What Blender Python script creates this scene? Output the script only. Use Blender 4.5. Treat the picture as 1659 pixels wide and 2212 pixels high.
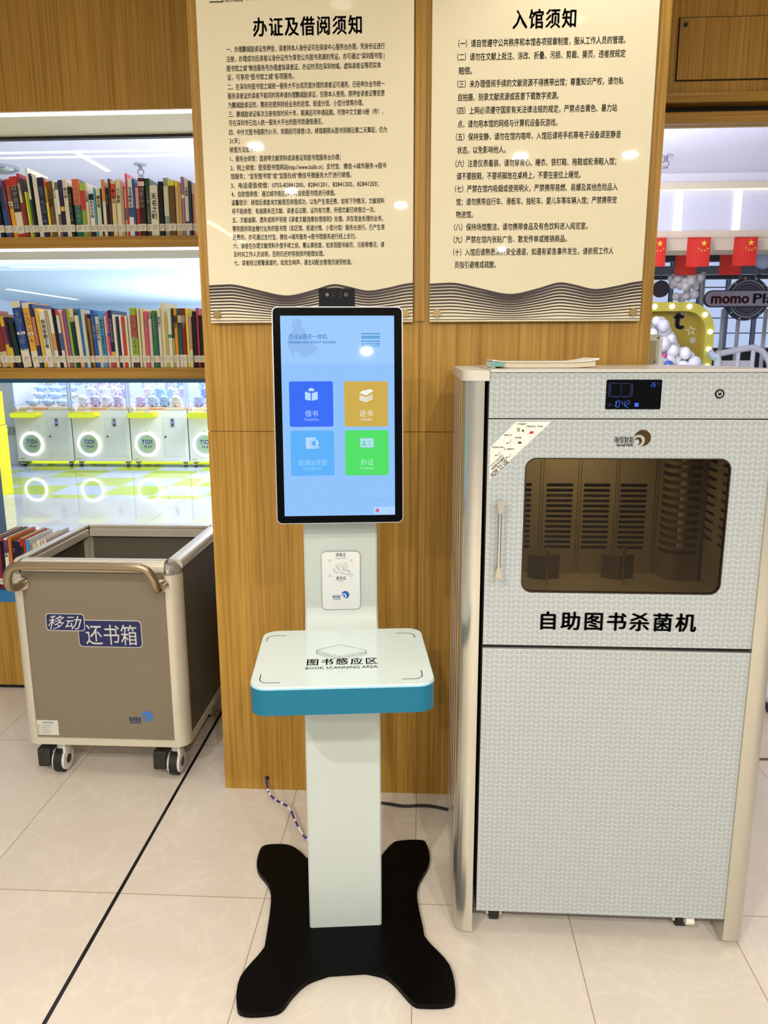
import bpy, bmesh, math, random
from mathutils import Vector, Matrix, Euler
random.seed(7)
SC = bpy.context.scene
COL = SC.collection
for o in list(bpy.data.objects): bpy.data.objects.remove(o)
PI = math.pi

# ------------------------------------------------------------------ camera
CAM_H = 1.43
FPX, PITCH, YAW, ROLL = 1644.9, 0.205965, 0.0549292, -0.00277762
_fw = Vector((-math.sin(YAW)*math.cos(PITCH), math.cos(YAW)*math.cos(PITCH), -math.sin(PITCH)))
_rt = Vector((math.cos(YAW), math.sin(YAW), 0)); _up = _rt.cross(_fw)
R_ = _rt*math.cos(ROLL)+_up*math.sin(ROLL); U_ = -_rt*math.sin(ROLL)+_up*math.cos(ROLL)
cd = bpy.data.cameras.new('camera'); cam = bpy.data.objects.new('camera', cd); COL.objects.link(cam)
cd.sensor_width = 36; cd.lens = FPX/2212*36; cd.clip_start = .05; cd.clip_end = 200
cam.matrix_world = Matrix(((R_.x,U_.x,-_fw.x,0),(R_.y,U_.y,-_fw.y,0),(R_.z,U_.z,-_fw.z,CAM_H),(0,0,0,1)))
SC.camera = cam
def at(px, py, X=None, Y=None, Z=None):
    """3D point seen at a photo pixel on a plane of constant X, Y or Z (metres)"""
    d = R_*((px-829.5)/FPX) - U_*((py-1106)/FPX) + _fw
    c = Vector((0,0,CAM_H))
    t = (X-c.x)/d.x if X is not None else (Y-c.y)/d.y if Y is not None else (Z-c.z)/d.z
    return c+d*t

# ------------------------------------------------------------------ light and exposure
SC.view_settings.view_transform = 'Standard'; SC.view_settings.look = 'None'
SC.view_settings.exposure = 0.0; SC.view_settings.gamma = 1.0; SC.view_settings.use_curve_mapping = False
SC.render.film_transparent = False
w = bpy.data.worlds.new('world'); SC.world = w; w.use_nodes = True
bg = w.node_tree.nodes['Background']; bg.inputs[0].default_value = (.92,.95,1,1); bg.inputs[1].default_value = .36
def lamp(name, kind, loc, energy, color=(1,1,1), size=.1, rot=(0,0,0), spot=None, blend=.6, size_y=None):
    l = bpy.data.lights.new(name, kind); l.energy = energy; l.color = color
    if kind == 'AREA':
        l.size = size
        if size_y: l.shape = 'RECTANGLE'; l.size_y = size_y
        else: l.shape = 'DISK'
    else: l.shadow_soft_size = size
    if spot: l.spot_size = math.radians(spot); l.spot_blend = blend
    o = bpy.data.objects.new(name, l); o.location = loc; o.rotation_euler = rot; COL.objects.link(o); return o
WARM = (1,.965,.90); COOL = (.90,.93,1)
# reading room downlights: (x, y, watts, beam; beam 0 = open round downlight)
DOWN = [(-.35,1.15,20,112),(.62,.95,11,112),(-1.2,1.55,22,112),(.45,2.0,12,112),(-1.15,-.89,56,0),(.65,-1.28,56,0),(-1.16,-2.33,60,0),(1.41,-1.28,44,0),(-.25,-3.03,64,0),(1.0,-6.3,90,0)]
for (x,y,e,bm_) in DOWN:
    if bm_: lamp('downlight_lamp','SPOT',(x,y,2.77),e,WARM,.045,spot=bm_,blend=.55)
    else: lamp('downlight_lamp','AREA',(x,y,2.78),e,WARM,.09)
UP=(PI,0,0)
# unseen fill lights added to brighten the walkway, the shop and the playroom
for (x,y,z,sx,sy,e,up) in [(0,4.9,2.9,2.2,.5,22,0),(0,4.9,1.9,2.2,.8,150,1),(-.9,8.6,2.5,2.6,.8,150,0),(-1.0,11.0,.4,2.4,3,70,1),(-4.6,9.95,1.9,6,.5,34,1),(-2.6,15,.5,4,4,330,1),(3.0,9.6,2.7,3.5,.5,22,0)]:
    lamp('mall_fill','AREA',(x,y,z),e,COOL,sx,size_y=sy,rot=UP if up else (0,0,0))
_l=lamp('mall_fill','AREA',(.9,4.7,2.6),26,COOL,.8); _l.rotation_euler=(Vector((2.4,7.6,1.5))-_l.location).to_track_quat('-Z','Y').to_euler()  # added fill aimed at the playroom sign and balloons

# ------------------------------------------------------------------ materials
def lin(c): return tuple((v/12.92 if v<=.04045 else ((v+.055)/1.055)**2.4) for v in c)
def hexc(h): h=h.lstrip('#'); return lin(tuple(int(h[i:i+2],16)/255 for i in (0,2,4)))+(1,)
MC = {}
def M(h, rough=.5, metal=0, emit=0, spec=.5, coat=0):
    k=(h,rough,metal,emit,spec,coat)
    if k in MC: return MC[k]
    m=bpy.data.materials.new('mat_'+h.strip('#')+('_glow' if emit else '')); m.use_nodes=True; b=m.node_tree.nodes['Principled BSDF']
    c=hexc(h); b.inputs['Base Color'].default_value=c if not emit else (0,0,0,1)
    b.inputs['Roughness'].default_value=rough; b.inputs['Metallic'].default_value=metal
    b.inputs['Specular IOR Level'].default_value=spec; b.inputs['Coat Weight'].default_value=coat; b.inputs['Coat Roughness'].default_value=.03
    if emit: b.inputs['Emission Color'].default_value=c; b.inputs['Emission Strength'].default_value=emit
    MC[k]=m; return m
class NT:
    def __init__(s,name):
        s.m=bpy.data.materials.new(name); s.m.use_nodes=True; s.t=s.m.node_tree; s.b=s.t.nodes['Principled BSDF']; s.out=s.t.nodes['Material Output']
    def n(s,ty,**k):
        x=s.t.nodes.new(ty)
        for a,v in k.items(): setattr(x,a,v)
        return x
    def l(s,a,b): s.t.links.new(a,b)
    def math(s,op,a,b=None,c=None):
        x=s.n('ShaderNodeMath',operation=op)
        for i,v in enumerate((a,b,c)):
            if v is None: continue
            if isinstance(v,(int,float)): x.inputs[i].default_value=v
            else: s.l(v,x.inputs[i])
        return x.outputs[0]
    def xyz(s,kind='Object'):
        tc=s.n('ShaderNodeTexCoord'); sp=s.n('ShaderNodeSeparateXYZ')
        if kind=='World': g=s.n('ShaderNodeNewGeometry'); s.l(g.outputs['Position'],sp.inputs[0])
        else: s.l(tc.outputs[kind],sp.inputs[0])
        return sp.outputs
    def mix(s,f,a,b):
        x=s.n('ShaderNodeMix',data_type='RGBA')
        if isinstance(f,(int,float)): x.inputs[0].default_value=f
        else: s.l(f,x.inputs[0])
        for i,v in ((6,a),(7,b)):
            if isinstance(v,tuple): x.inputs[i].default_value=v
            else: s.l(v,x.inputs[i])
        return x.outputs[2]
def wood(name, c1, c2, grain='Z', rough=.42, sc=70):
    t=NT(name); tc=t.n('ShaderNodeTexCoord'); mp=t.n('ShaderNodeMapping'); t.l(tc.outputs['Object'],mp.inputs[0])
    s=[sc,sc,sc]; s['XYZ'.index(grain)]=1.1; mp.inputs['Scale'].default_value=s
    n=t.n('ShaderNodeTexNoise'); n.inputs['Scale'].default_value=1.6; n.inputs['Detail'].default_value=5; n.inputs['Roughness'].default_value=.65; t.l(mp.outputs[0],n.inputs['Vector'])
    mp2=t.n('ShaderNodeMapping'); t.l(tc.outputs['Object'],mp2.inputs[0]); s2=[9,9,9]; s2['XYZ'.index(grain)]=.35; mp2.inputs['Scale'].default_value=s2
    n2=t.n('ShaderNodeTexNoise'); n2.inputs['Scale'].default_value=1.0; n2.inputs['Detail'].default_value=3; t.l(mp2.outputs[0],n2.inputs['Vector'])
    f=t.math('ADD',t.math('MULTIPLY',n.outputs[0],.72),t.math('MULTIPLY',n2.outputs[0],.28))
    r=t.n('ShaderNodeValToRGB'); r.color_ramp.elements[0].position=.37; r.color_ramp.elements[0].color=hexc(c1); r.color_ramp.elements[1].position=.64; r.color_ramp.elements[1].color=hexc(c2)
    t.l(f,r.inputs[0]); t.l(r.outputs[0],t.b.inputs['Base Color']); t.b.inputs['Roughness'].default_value=rough; t.b.inputs['Specular IOR Level'].default_value=.3
    return t.m
WOODV=wood('oak_laminate_vertical','8e671e','bb9040','Z')
WOODH=wood('oak_laminate_horizontal','8e671e','b88d3e','X')
def glass(name, tint='ffffff', ior=1.45, gl=1.0):
    t=NT(name); tr=t.n('ShaderNodeBsdfTransparent'); tr.inputs[0].default_value=hexc(tint)
    g=t.n('ShaderNodeBsdfGlossy'); g.inputs['Roughness'].default_value=.01
    fr=t.n('ShaderNodeFresnel'); fr.inputs[0].default_value=ior; mx=t.n('ShaderNodeMixShader')
    t.l(t.math('MULTIPLY',fr.outputs[0],gl),mx.inputs[0]); t.l(tr.outputs[0],mx.inputs[1]); t.l(g.outputs[0],mx.inputs[2]); t.l(mx.outputs[0],t.out.inputs[0]); return t.m
CLEAR=glass('clear_glass','fbfbfd',1.3,.8)
TINT=glass('brown_tinted_glass','b3a890',1.35,.7)
def floor_mat():
    t=NT('cream_marble_tile'); X,Y,Z=t.xyz('World')
    u=t.math('DIVIDE',t.math('ADD',X,20.82),.4); v=t.math('DIVIDE',t.math('ADD',Y,20*.8-1.765),.8)
    fu=t.math('FRACT',u); fv=t.math('FRACT',v)
    du=t.math('MULTIPLY',t.math('MINIMUM',fu,t.math('SUBTRACT',1,fu)),.4); dv=t.math('MULTIPLY',t.math('MINIMUM',fv,t.math('SUBTRACT',1,fv)),.8)
    seam=t.math('LESS_THAN',t.math('MINIMUM',du,dv),.0013)
    strip=t.math('LESS_THAN',t.math('ABSOLUTE',t.math('ADD',X,.82)),.0052)
    cid=t.n('ShaderNodeCombineXYZ'); t.l(t.math('FLOOR',u),cid.inputs[0]); t.l(t.math('FLOOR',v),cid.inputs[1])
    wn=t.n('ShaderNodeTexWhiteNoise',noise_dimensions='3D'); t.l(cid.outputs[0],wn.inputs[0])
    g=t.n('ShaderNodeNewGeometry'); ad=t.n('ShaderNodeVectorMath',operation='MULTIPLY_ADD'); t.l(wn.outputs['Color'],ad.inputs[0]); ad.inputs[1].default_value=(5,5,5); t.l(g.outputs['Position'],ad.inputs[2])
    n=t.n('ShaderNodeTexNoise'); n.inputs['Scale'].default_value=2.2; n.inputs['Detail'].default_value=6; n.inputs['Distortion'].default_value=1.6; t.l(ad.outputs[0],n.inputs['Vector'])
    n2=t.n('ShaderNodeTexNoise'); n2.inputs['Scale'].default_value=3.2; n2.inputs['Detail'].default_value=4; n2.inputs['Distortion'].default_value=2.5; t.l(ad.outputs[0],n2.inputs['Vector'])
    vein=t.math('SUBTRACT',1,t.math('MINIMUM',1,t.math('MULTIPLY',t.math('ABSOLUTE',t.math('SUBTRACT',n2.outputs[0],.5)),28)))
    c=t.mix(n.outputs[0],hexc('c9bdad'),hexc('d9d0c4'))
    c=t.mix(t.math('MULTIPLY',vein,.2),c,hexc('efe6d8'))
    c=t.mix(t.math('MULTIPLY',wn.outputs['Value'],.35),c,hexc('d9cdbd'))
    c=t.mix(t.math('MULTIPLY',seam,.8),c,hexc('8d7254')); c=t.mix(strip,c,hexc('0b0b10'))
    t.l(c,t.b.inputs['Base Color']); t.b.inputs['Roughness'].default_value=.28; t.b.inputs['Specular IOR Level'].default_value=.35; return t.m
FLOORM=floor_mat()
def mallfloor():
    t=NT('mall_floor'); X,Y,Z=t.xyz('World')
    u=t.math('FLOOR',t.math('DIVIDE',t.math('ADD',X,55+3.36),.55)); v=t.math('FLOOR',t.math('DIVIDE',t.math('ADD',Y,55-8.67),.55))
    par=t.math('MODULO',t.math('ADD',u,v),2)
    ck=t.mix(par,hexc('c6da52'),hexc('cfdcf2'))
    gx=t.math('FRACT',t.math('DIVIDE',t.math('ADD',X,20),.8)); gy=t.math('FRACT',t.math('DIVIDE',t.math('ADD',Y,20.2),.8))
    sm=t.math('LESS_THAN',t.math('MINIMUM',gx,gy),.008)
    pl=t.mix(sm,hexc('d2d4d0'),hexc('9fa19e'))
    c=t.mix(t.math('MULTIPLY',t.math('GREATER_THAN',Y,7.38),t.math('LESS_THAN',X,1.2)),pl,ck)
    t.l(c,t.b.inputs['Base Color']); t.b.inputs['Roughness'].default_value=.04; t.b.inputs['Specular IOR Level'].default_value=.6; return t.m
MALLF=mallfloor()
def chevron():
    t=NT('chevron_printed_glass'); X,Y,Z=t.xyz('World')
    W,Pp=.0112,.0122
    u=t.math('DIVIDE',t.math('ADD',X,5),W); fu=t.math('FRACT',u)
    tri=t.math('MULTIPLY',t.math('PINGPONG',u,1),.0058)
    v=t.math('FRACT',t.math('DIVIDE',t.math('ADD',t.math('SUBTRACT',Z,tri),5),Pp))
    ln=t.math('LESS_THAN',v,.15); vl=t.math('LESS_THAN',t.math('MINIMUM',fu,t.math('SUBTRACT',1,fu)),.055)
    c=t.mix(t.math('MAXIMUM',ln,vl),hexc('9ea4a3'),hexc('b9bfbe'))
    t.l(c,t.b.inputs['Base Color']); t.b.inputs['Roughness'].default_value=.08; t.b.inputs['Specular IOR Level'].default_value=.4; return t.m
CHEV=chevron()

# ------------------------------------------------------------------ mesh helpers
XZ=(Vector((1,0,0)),Vector((0,0,1)),Vector((0,-1,0)))   # drawings on a surface that faces the viewer
XY=(Vector((1,0,0)),Vector((0,1,0)),Vector((0,0,1)))    # drawings on a surface that faces up
_curve_tmp=[]
def _to_mesh(cu):
    o=bpy.data.objects.new('tmp',cu); COL.objects.link(o)
    dg=bpy.context.evaluated_depsgraph_get(); me=bpy.data.meshes.new_from_object(o.evaluated_get(dg))
    bpy.data.objects.remove(o); bpy.data.curves.remove(cu); return me
class MB:
    def __init__(s): s.bm=bmesh.new()
    def _xf(s,vs,m):
        bmesh.ops.transform(s.bm,matrix=m,verts=vs)
    def box(s,x0,x1,y0,y1,z0,z1,r=0,seg=2,rot=None):
        g=bmesh.ops.create_cube(s.bm,size=1); vs=g['verts']
        s._xf(vs,Matrix.Translation(((x0+x1)/2,(y0+y1)/2,(z0+z1)/2))@Matrix.Diagonal((abs(x1-x0),abs(y1-y0),abs(z1-z0),1)))
        if r:
            es=list({e for v in vs for e in v.link_edges}); res=bmesh.ops.bevel(s.bm,geom=es,offset=r,segments=seg,profile=.5,affect='EDGES'); vs=res['verts']
        if rot is not None: s._xf(list(set(vs)),rot)
        return s
    def cyl(s,c,r,h,axis='Z',n=24,r2=None):
        m=Matrix.Translation(c)@{'Z':Matrix(),'Y':Matrix.Rotation(PI/2,4,'X'),'X':Matrix.Rotation(PI/2,4,'Y')}[axis]
        bmesh.ops.create_cone(s.bm,cap_ends=True,segments=n,radius1=r,radius2=r if r2 is None else r2,depth=h,matrix=m); return s
    def ball(s,c,r,sc=(1,1,1),n=2,rot=None):
        m=Matrix.Translation(c)@(rot if rot is not None else Matrix())@Matrix.Diagonal((sc[0],sc[1],sc[2],1))
        bmesh.ops.create_icosphere(s.bm,subdivisions=n,radius=r,matrix=m); return s
    def tube(s,pts,r,n=12,closed=False):
        pts=[Vector(p) for p in pts]; N=len(pts); rings=[]; prev=None
        for i,p in enumerate(pts):
            a=pts[(i-1)%N] if (closed or i>0) else p; b=pts[(i+1)%N] if (closed or i<N-1) else p
            d=(b-a).normalized()
            if prev is None:
                q=Vector((0,0,1)) if abs(d.z)<.9 else Vector((1,0,0)); u=d.cross(q).normalized()
            else: u=(prev-d*prev.dot(d)).normalized()
            prev=u; v=d.cross(u); rr=r[i] if isinstance(r,(list,tuple)) else r
            rings.append([s.bm.verts.new(p+u*rr*math.cos(2*PI*k/n)+v*rr*math.sin(2*PI*k/n)) for k in range(n)])
        for i in range(N if closed else N-1):
            A,B=rings[i],rings[(i+1)%N]
            for k in range(n): s.bm.faces.new((A[k],A[(k+1)%n],B[(k+1)%n],B[k]))
        if not closed: s.bm.faces.new(rings[0][::-1]); s.bm.faces.new(rings[-1])
        return s
    def prism(s,poly,o,basis,t):
        """closed polygon drawn at o in the basis plane, t thick along the basis normal (from o outwards)"""
        a,b,c=basis; o=Vector(o)
        lo=[s.bm.verts.new(o+a*p[0]+b*p[1]) for p in poly]; hi=[s.bm.verts.new(o+a*p[0]+b*p[1]+c*t) for p in poly]
        n=len(poly); s.bm.faces.new(lo[::-1]); s.bm.faces.new(hi)
        for i in range(n): s.bm.faces.new((lo[i],lo[(i+1)%n],hi[(i+1)%n],hi[i]))
        return s
    def sweep(s,prof,y0f):
        return s
    def mesh(s,me,mat):
        b2=bmesh.new(); b2.from_mesh(me); bmesh.ops.transform(b2,matrix=mat,verts=b2.verts); tmp=bpy.data.meshes.new('tmp'); b2.to_mesh(tmp); b2.free(); s.bm.from_mesh(tmp); bpy.data.meshes.remove(tmp); return s
    def plate(s,outer,holes,o,basis,t):
        cu=bpy.data.curves.new('p','CURVE'); cu.dimensions='2D'; cu.fill_mode='BOTH'; cu.extrude=t/2
        for poly in [outer]+list(holes):
            sp=cu.splines.new('POLY'); sp.points.add(len(poly)-1); sp.use_cyclic_u=True
            for i,p in enumerate(poly): sp.points[i].co=(p[0],p[1],0,1)
        me=_to_mesh(cu); a,b,c=basis; o=Vector(o)+c*(t/2)
        m=Matrix(((a.x,b.x,c.x,o.x),(a.y,b.y,c.y,o.y),(a.z,b.z,c.z,o.z),(0,0,0,1))); s.mesh(me,m); bpy.data.meshes.remove(me); return s
    def text(s,body,o,basis,h=None,w=None,align='L',bold=0,t=.0006,shear=0,space=1.0,fit=None,line=1.0,off=.0004):
        """lettering; h = character size, w = exact width of the block, o = left / centre of the baseline"""
        cu=bpy.data.curves.new('t','FONT'); cu.body=body; cu.size=1; cu.shear=shear; cu.space_character=space; cu.space_line=line; cu.resolution_u=2; cu.extrude=0
        cu.align_x={'L':'LEFT','C':'CENTER','R':'RIGHT'}[align]
        me=_to_mesh(cu)
        if not me.vertices: return s
        xs=[v.co.x for v in me.vertices]; x0,x1=min(xs),max(xs)
        sy=h if h else w/(x1-x0); sx=w/(x1-x0) if w else sy
        xo={'L':x0,'C':(x0+x1)/2,'R':x1}[align]
        a,b,c=basis; o=Vector(o)+c*off
        m=Matrix(((a.x*sx,b.x*sy,c.x,o.x),(a.y*sx,b.y*sy,c.y,o.y),(a.z*sx,b.z*sy,c.z,o.z),(0,0,0,1)))@Matrix.Translation((-xo,0,0))
        bb=bold
        for dx,dy in (((0,0),) if not bb else ((-bb,0),(bb,0),(0,bb*.7),(0,-bb*.7))): s.mesh(me,m@Matrix.Translation((dx,dy,0)))
        bpy.data.meshes.remove(me); return s
    def ribbon(s,pts,wd,o,basis,off=.0004):
        """a drawn line of width wd through 2D pts on the basis plane"""
        a,b,c=basis; o=Vector(o)+c*off; pts=[Vector(p) for p in pts]; L=[]
        for i,p in enumerate(pts):
            d=(pts[min(i+1,len(pts)-1)]-pts[max(i-1,0)]).normalized(); n=Vector((-d.y,d.x)); ww=(wd[i] if isinstance(wd,(list,tuple)) else wd)/2
            L.append([s.bm.verts.new(o+a*q.x+b*q.y) for q in (p+n*ww,p-n*ww)])
        for i in range(len(L)-1): s.bm.faces.new((L[i][0],L[i][1],L[i+1][1],L[i+1][0]))
        return s
    def build(s,name,mat,parent=None,smooth=None,world=True):
        me=bpy.data.meshes.new(name); bm=s.bm
        if parent is not None and world:
            r=parent
            off=Vector((0,0,0))
            while r is not None: off+=r.location; r=r.parent
            bmesh.ops.translate(bm,verts=bm.verts,vec=-off)
        if smooth is not None:
            bm.normal_update()
            for f in bm.faces: f.smooth=True
            for e in bm.edges:
                if len(e.link_faces)!=2 or e.calc_face_angle(9)>math.radians(smooth): e.smooth=False
        bm.to_mesh(me); bm.free(); me.materials.append(mat)
        o=bpy.data.objects.new(name,me); COL.objects.link(o)
        if parent is not None: o.parent=parent
        return o
def rrect(x0,x1,y0,y1,r,seg=6):
    P=[]
    for cx,cy,a in ((x1-r,y1-r,0),(x0+r,y1-r,90),(x0+r,y0+r,180),(x1-r,y0+r,270)):
        for k in range(seg+1): t=math.radians(a+90*k/seg); P.append((cx+r*math.cos(t),cy+r*math.sin(t)))
    return P
def circ(cx,cy,r,n=28): return [(cx+r*math.cos(2*PI*k/n),cy+r*math.sin(2*PI*k/n)) for k in range(n)]
def arc(cx,cy,r,a0,a1,n=16): return [(cx+r*math.cos(math.radians(a0+(a1-a0)*k/n)),cy+r*math.sin(math.radians(a0+(a1-a0)*k/n))) for k in range(n+1)]
def smoothpts(P,n=6,closed=False):
    P=[Vector(p) for p in P]; N=len(P); out=[]
    for i in range(N if closed else N-1):
        g=(lambda k:P[k%N]) if closed else (lambda k:P[max(0,min(N-1,k))])
        p0,p1,p2,p3=g(i-1),g(i),g(i+1),g(i+2)
        for k in range(n):
            t=k/n; out.append(.5*((2*p1)+(p2-p0)*t+(2*p0-5*p1+4*p2-p3)*t*t+(3*p1-p0-3*p2+p3)*t**3))
    if not closed: out.append(P[-1])
    return out
def tag(o,label=None,cat=None,group=None,kind=None):
    if label: o['label']=label
    if cat: o['category']=cat
    if group: o['group']=group
    if kind: o['kind']=kind
    return o
def thing(name,label,cat,loc=(0,0,0),rz=0,group=None):
    o=bpy.data.objects.new(name,None); o.location=loc; o.rotation_euler=(0,0,rz); o.empty_display_size=.05; COL.objects.link(o); return tag(o,label,cat,group)
def struct(name,mb,mat,smooth=None,parent=None):
    o=mb.build(name,mat,parent,smooth)
    if parent is None: o['kind']='structure'
    return o
def copy_tree(o,parent=None):
    c=o.copy(); COL.objects.link(c); c.parent=parent
    for ch in list(o.children): copy_tree(ch,c)
    return c
BLACK=M('08080a',.35); WHITEP=M('e9ece6',.3); STEEL=M('c9bda4',.3,1); DARK=M('15110d',.6)
# ------------------------------------------------------------------ the room
struct('floor',MB().box(-4.5,4.5,-8,3.33,-.05,0),FLOORM)
PY=2.283                                    # face of the oak pier that carries the notices
mb=MB().box(-.661,-.0225,PY,3.4,1.1995,2.8).box(-.0195,.642,PY,3.4,1.1995,2.8).box(-.661,-.0225,PY,3.4,0,1.1965).box(-.0195,.642,PY,3.4,0,1.1965).box(-.655,.636,PY+.004,3.39,.002,2.79)
struct('wall_center',mb,WOODV)
struct('trim_1',MB().box(-.0365,-.006,PY-.006,PY,1.52,2.8),WOODV)
struct('ceiling',MB().box(-4.5,4.5,-8,3.4,2.8,2.86),M('ece8df',.8))
for i,(x,y,_,_) in enumerate(DOWN):
    d=thing('downlight','round recessed ceiling downlight of the reading room','ceiling light',(x,y,2.8),group='recessed downlights above the reading room')
    MB().cyl((x,y,2.797),.055,.012).build('trim_ring',M('f2f2ee',.4),d); MB().cyl((x,y,2.79),.042,.006).build('lens',M('fff6e4',.4,emit=4),d)
for i,(y0,y1) in enumerate([(-4.51,-3.88),(-5.48,-4.68)]):
    MBo=MB().box(-2.335,-2.285,y0,y1,2.785,2.8).build('linear_light',M('ffffff',.4,emit=10))
    tag(MBo,'slim white linear ceiling light, %s of a pair in line'%('nearer' if i==0 else 'farther'),'ceiling light')
# left: header wall above the open bookcase
struct('wall_left',MB().box(-4.5,-.661,3.0,3.33,2.312,2.8),WOODV)
# right: header, access panel, dark slot, window trim
# header right of the pier
mb=MB().box(.642,4.5,3.0,3.07,2.326,2.8)
wr=struct('wall_right',mb,WOODV)
ap=thing('access_panel','flush oak access panel with a black latch high on the right wall','panel',(1.35,3.0,2.47))
a0=at(1470,40,Y=2.996); a1=at(1462,173,Y=2.996)
x0=a0.x; z1=a0.z; z0=a1.z
MB().box(x0,x0+1.1,2.992,3.0,z0,z1).build('panel_leaf',WOODV,ap)
MB().box(x0-.004,x0+1.104,2.9985,3.0,z0-.004,z1+.004).build('shadow_gap',M('1c1006',.8),ap)
MB().cyl((x0+.018,2.990,z1-.022),.007,.006,'Y',16).build('latch',BLACK,ap)
struct('trim_2',MB().box(.642,4.5,2.985,3.065,2.294,2.3262),WOODH)
struct('trim_3',MB().box(.642,4.5,3.045,3.065,2.264,2.294),M('20150a',.7))
struct('trim_4',MB().box(.642,4.5,2.99,3.06,2.228,2.264),WOODH)
wf=MB().box(.642,.70,3.0,3.06,0,2.228).box(.7,4.5,3.0,3.06,0,.055)
win=struct('window_1',MB().box(.70,4.5,3.028,3.034,.055,2.228),CLEAR)
struct('window_frame',wf,M('d8d6cc',.4),parent=win)
struct('trim_5',MB().box(.9,4.5,2.553,2.568,-.001,.0015),M('6a4a2a',.5))

# ------------------------------------------------------------------ open bookcase on the left
BX0,BX1,BY0,BY1=-3.0,-.661,3.0,3.33
bc=thing('bookcase','built-in oak bookcase open to the shopping mall behind','bookcase',(-1.6,3.165,0))
MB().box(BX0,BX1,BY0,BY1,1.828,1.869).build('shelf_board',WOODH,bc)
MB().box(BX0,BX1,BY0,BY1,1.333,1.375).build('shelf_board',WOODH,bc)
MB().box(BX0,BX1,BY0,BY1,.02,.398).build('base_cabinet',WOODV,bc)
MB().box(BX0,BX1,BY0+.015,BY1,0,.02).build('kick_strip',BLACK,bc)
TEAL=M('0e4560',.4); TEALL=M('2571a8',.35)
MB().box(BX0,BX1,BY0-.002,BY1,.398,.4145).box(BX0,BX1,BY0-.002,BY0+.004,.4145,.449).box(BX0,BX1,BY0+.004,BY1,.4145,.449).build('bottom_board',TEALL,bc)['label']='blue lining board of the bottom compartment'
MB().box(BX0,BX1,BY0-.002,BY1,1.317,1.333).build('top_lining',TEAL,bc)['label']='dark teal lining strip'
dvx=at(10,1100,Y=3.33).x; MB().box(dvx-.05,dvx,BY0-.002,BY1,.449,1.317).build('divider',TEAL,bc)['label']='dark teal upright divider'
LED=M('f2f6ff',.4,emit=2.2)
MB().box(BX0,BX1,BY0+.012,BY0+.024,2.302,2.312).build('led_strip',LED,bc)
MB().box(BX0,BX1,BY0+.012,BY0+.022,1.819,1.828).build('led_strip',LED,bc)
MB().box(BX0,BX1,BY1-.03,BY1,2.296,2.312).build('back_rail',M('22221e',.6),bc)
MB().box(BX0,BX1,BY0+.024,BY1-.03,2.306,2.312).box(BX0,BX1,BY0+.022,BY1-.02,1.823,1.828).build('shelf_underside',M('dedcbe',.5),bc)
for z0,z1 in ((1.869,2.297),(1.375,1.823),(.449,1.317)):
    MB().box(BX0,BX1,BY1-.012,BY1-.006,z0,z1).build('back_glass',CLEAR,bc)
lamp('shelf_led','AREA',(-1.4,BY0+.05,2.295),3.2,(.95,.97,1),1.6,size_y=.03)
lamp('shelf_led','AREA',(-1.4,BY0+.05,1.812),2.4,(.95,.97,1),1.6,size_y=.03)

# ------------------------------------------------------------------ the shopping mall behind
struct('floor_mall',MB().box(-16,14,3.33,24,-.05,0),MALLF)
CZ=2.99
struct('ceiling_mall',MB().box(-16,14,3.4,7.4,CZ,CZ+.06),M('e6e3f4',.8))
struct('ceiling_shop',MB().box(-16,.9,7.5,24,2.6,2.66),M('d2e0f6',.8))
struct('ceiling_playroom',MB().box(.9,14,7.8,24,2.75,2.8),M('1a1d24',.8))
struct('wall_shop',MB().box(-16,.9,7.4,7.5,2.42,CZ+.06),M('e6e8f0',.7))
struct('wall_back',MB().box(-16,.9,19,19.1,0,2.6),M('cfe0f5',.6))
struct('wall_divider',MB().box(.8,.95,7.5,19,0,2.75),M('dfe4ee',.7))
struct('wall_mall',MB().box(-9.5,-9.4,3.33,19,0,2.9),M('dfe6f0',.7))
LIN=M('ffffff',.4,emit=3.0)
def linear(x0,x1,y0,y1,z,lab): tag(MB().box(x0,x1,y0,y1,z-.006,z).build('linear_light',LIN),lab,'ceiling light')
s=(CZ-CAM_H)/1.62; linear(-8,-.9,6.555*s-.014,6.555*s+.014,CZ,'long white linear ceiling light running across the mall above the top books')
linear(-2.80,-2.765,6.62*s,7.235*s,CZ,'short white linear ceiling light running away from the long one')
s=(2.6-CAM_H)/1.62
linear(-8*s*.99,-3.2,14.76*s-.04,14.76*s+.04,2.6,'white linear light across the shop ceiling above the lower row of books')
linear(-4.66*s,-4.60*s,14.95*s,16.6*s,2.6,'white linear light running back on the shop ceiling beside the wood pier')
linear(-10.72*s,-10.6*s,19.6*s,23.5*s,2.6,'white linear light running back on the shop ceiling at the left')
def sprinkler(x,y,z,lab):
    t=thing('sprinkler',lab,'sprinkler',(x,y,z))
    MB().cyl((x,y,z-.006),.05,.012).build('flange',M('c8c8d0',.3,.8),t); MB().cyl((x,y,z-.03),.014,.04).build('body',M('8d8fa0',.3,.9),t)
    MB().tube([(x-.022,y,z-.045),(x-.026,y,z-.075),(x,y,z-.095),(x+.026,y,z-.075),(x+.022,y,z-.045)],.005,8).cyl((x,y,z-.098),.022,.004).build('deflector',M('8d8fa0',.3,.9),t,40)
p=at(303,354,Z=CZ); sprinkler(p.x,p.y,CZ,'ceiling sprinkler above the books with the tall red one')
p=at(1439,335,Z=CZ); sprinkler(p.x,p.y,CZ,'ceiling sprinkler over the row of red flags')
p=at(6,360,Z=CZ)
t=thing('dome_camera','silver dome fixture on the mall ceiling above the leftmost top books','ceiling light',(p.x,p.y,CZ))  # dome camera on the ceiling, gives no light
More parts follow.
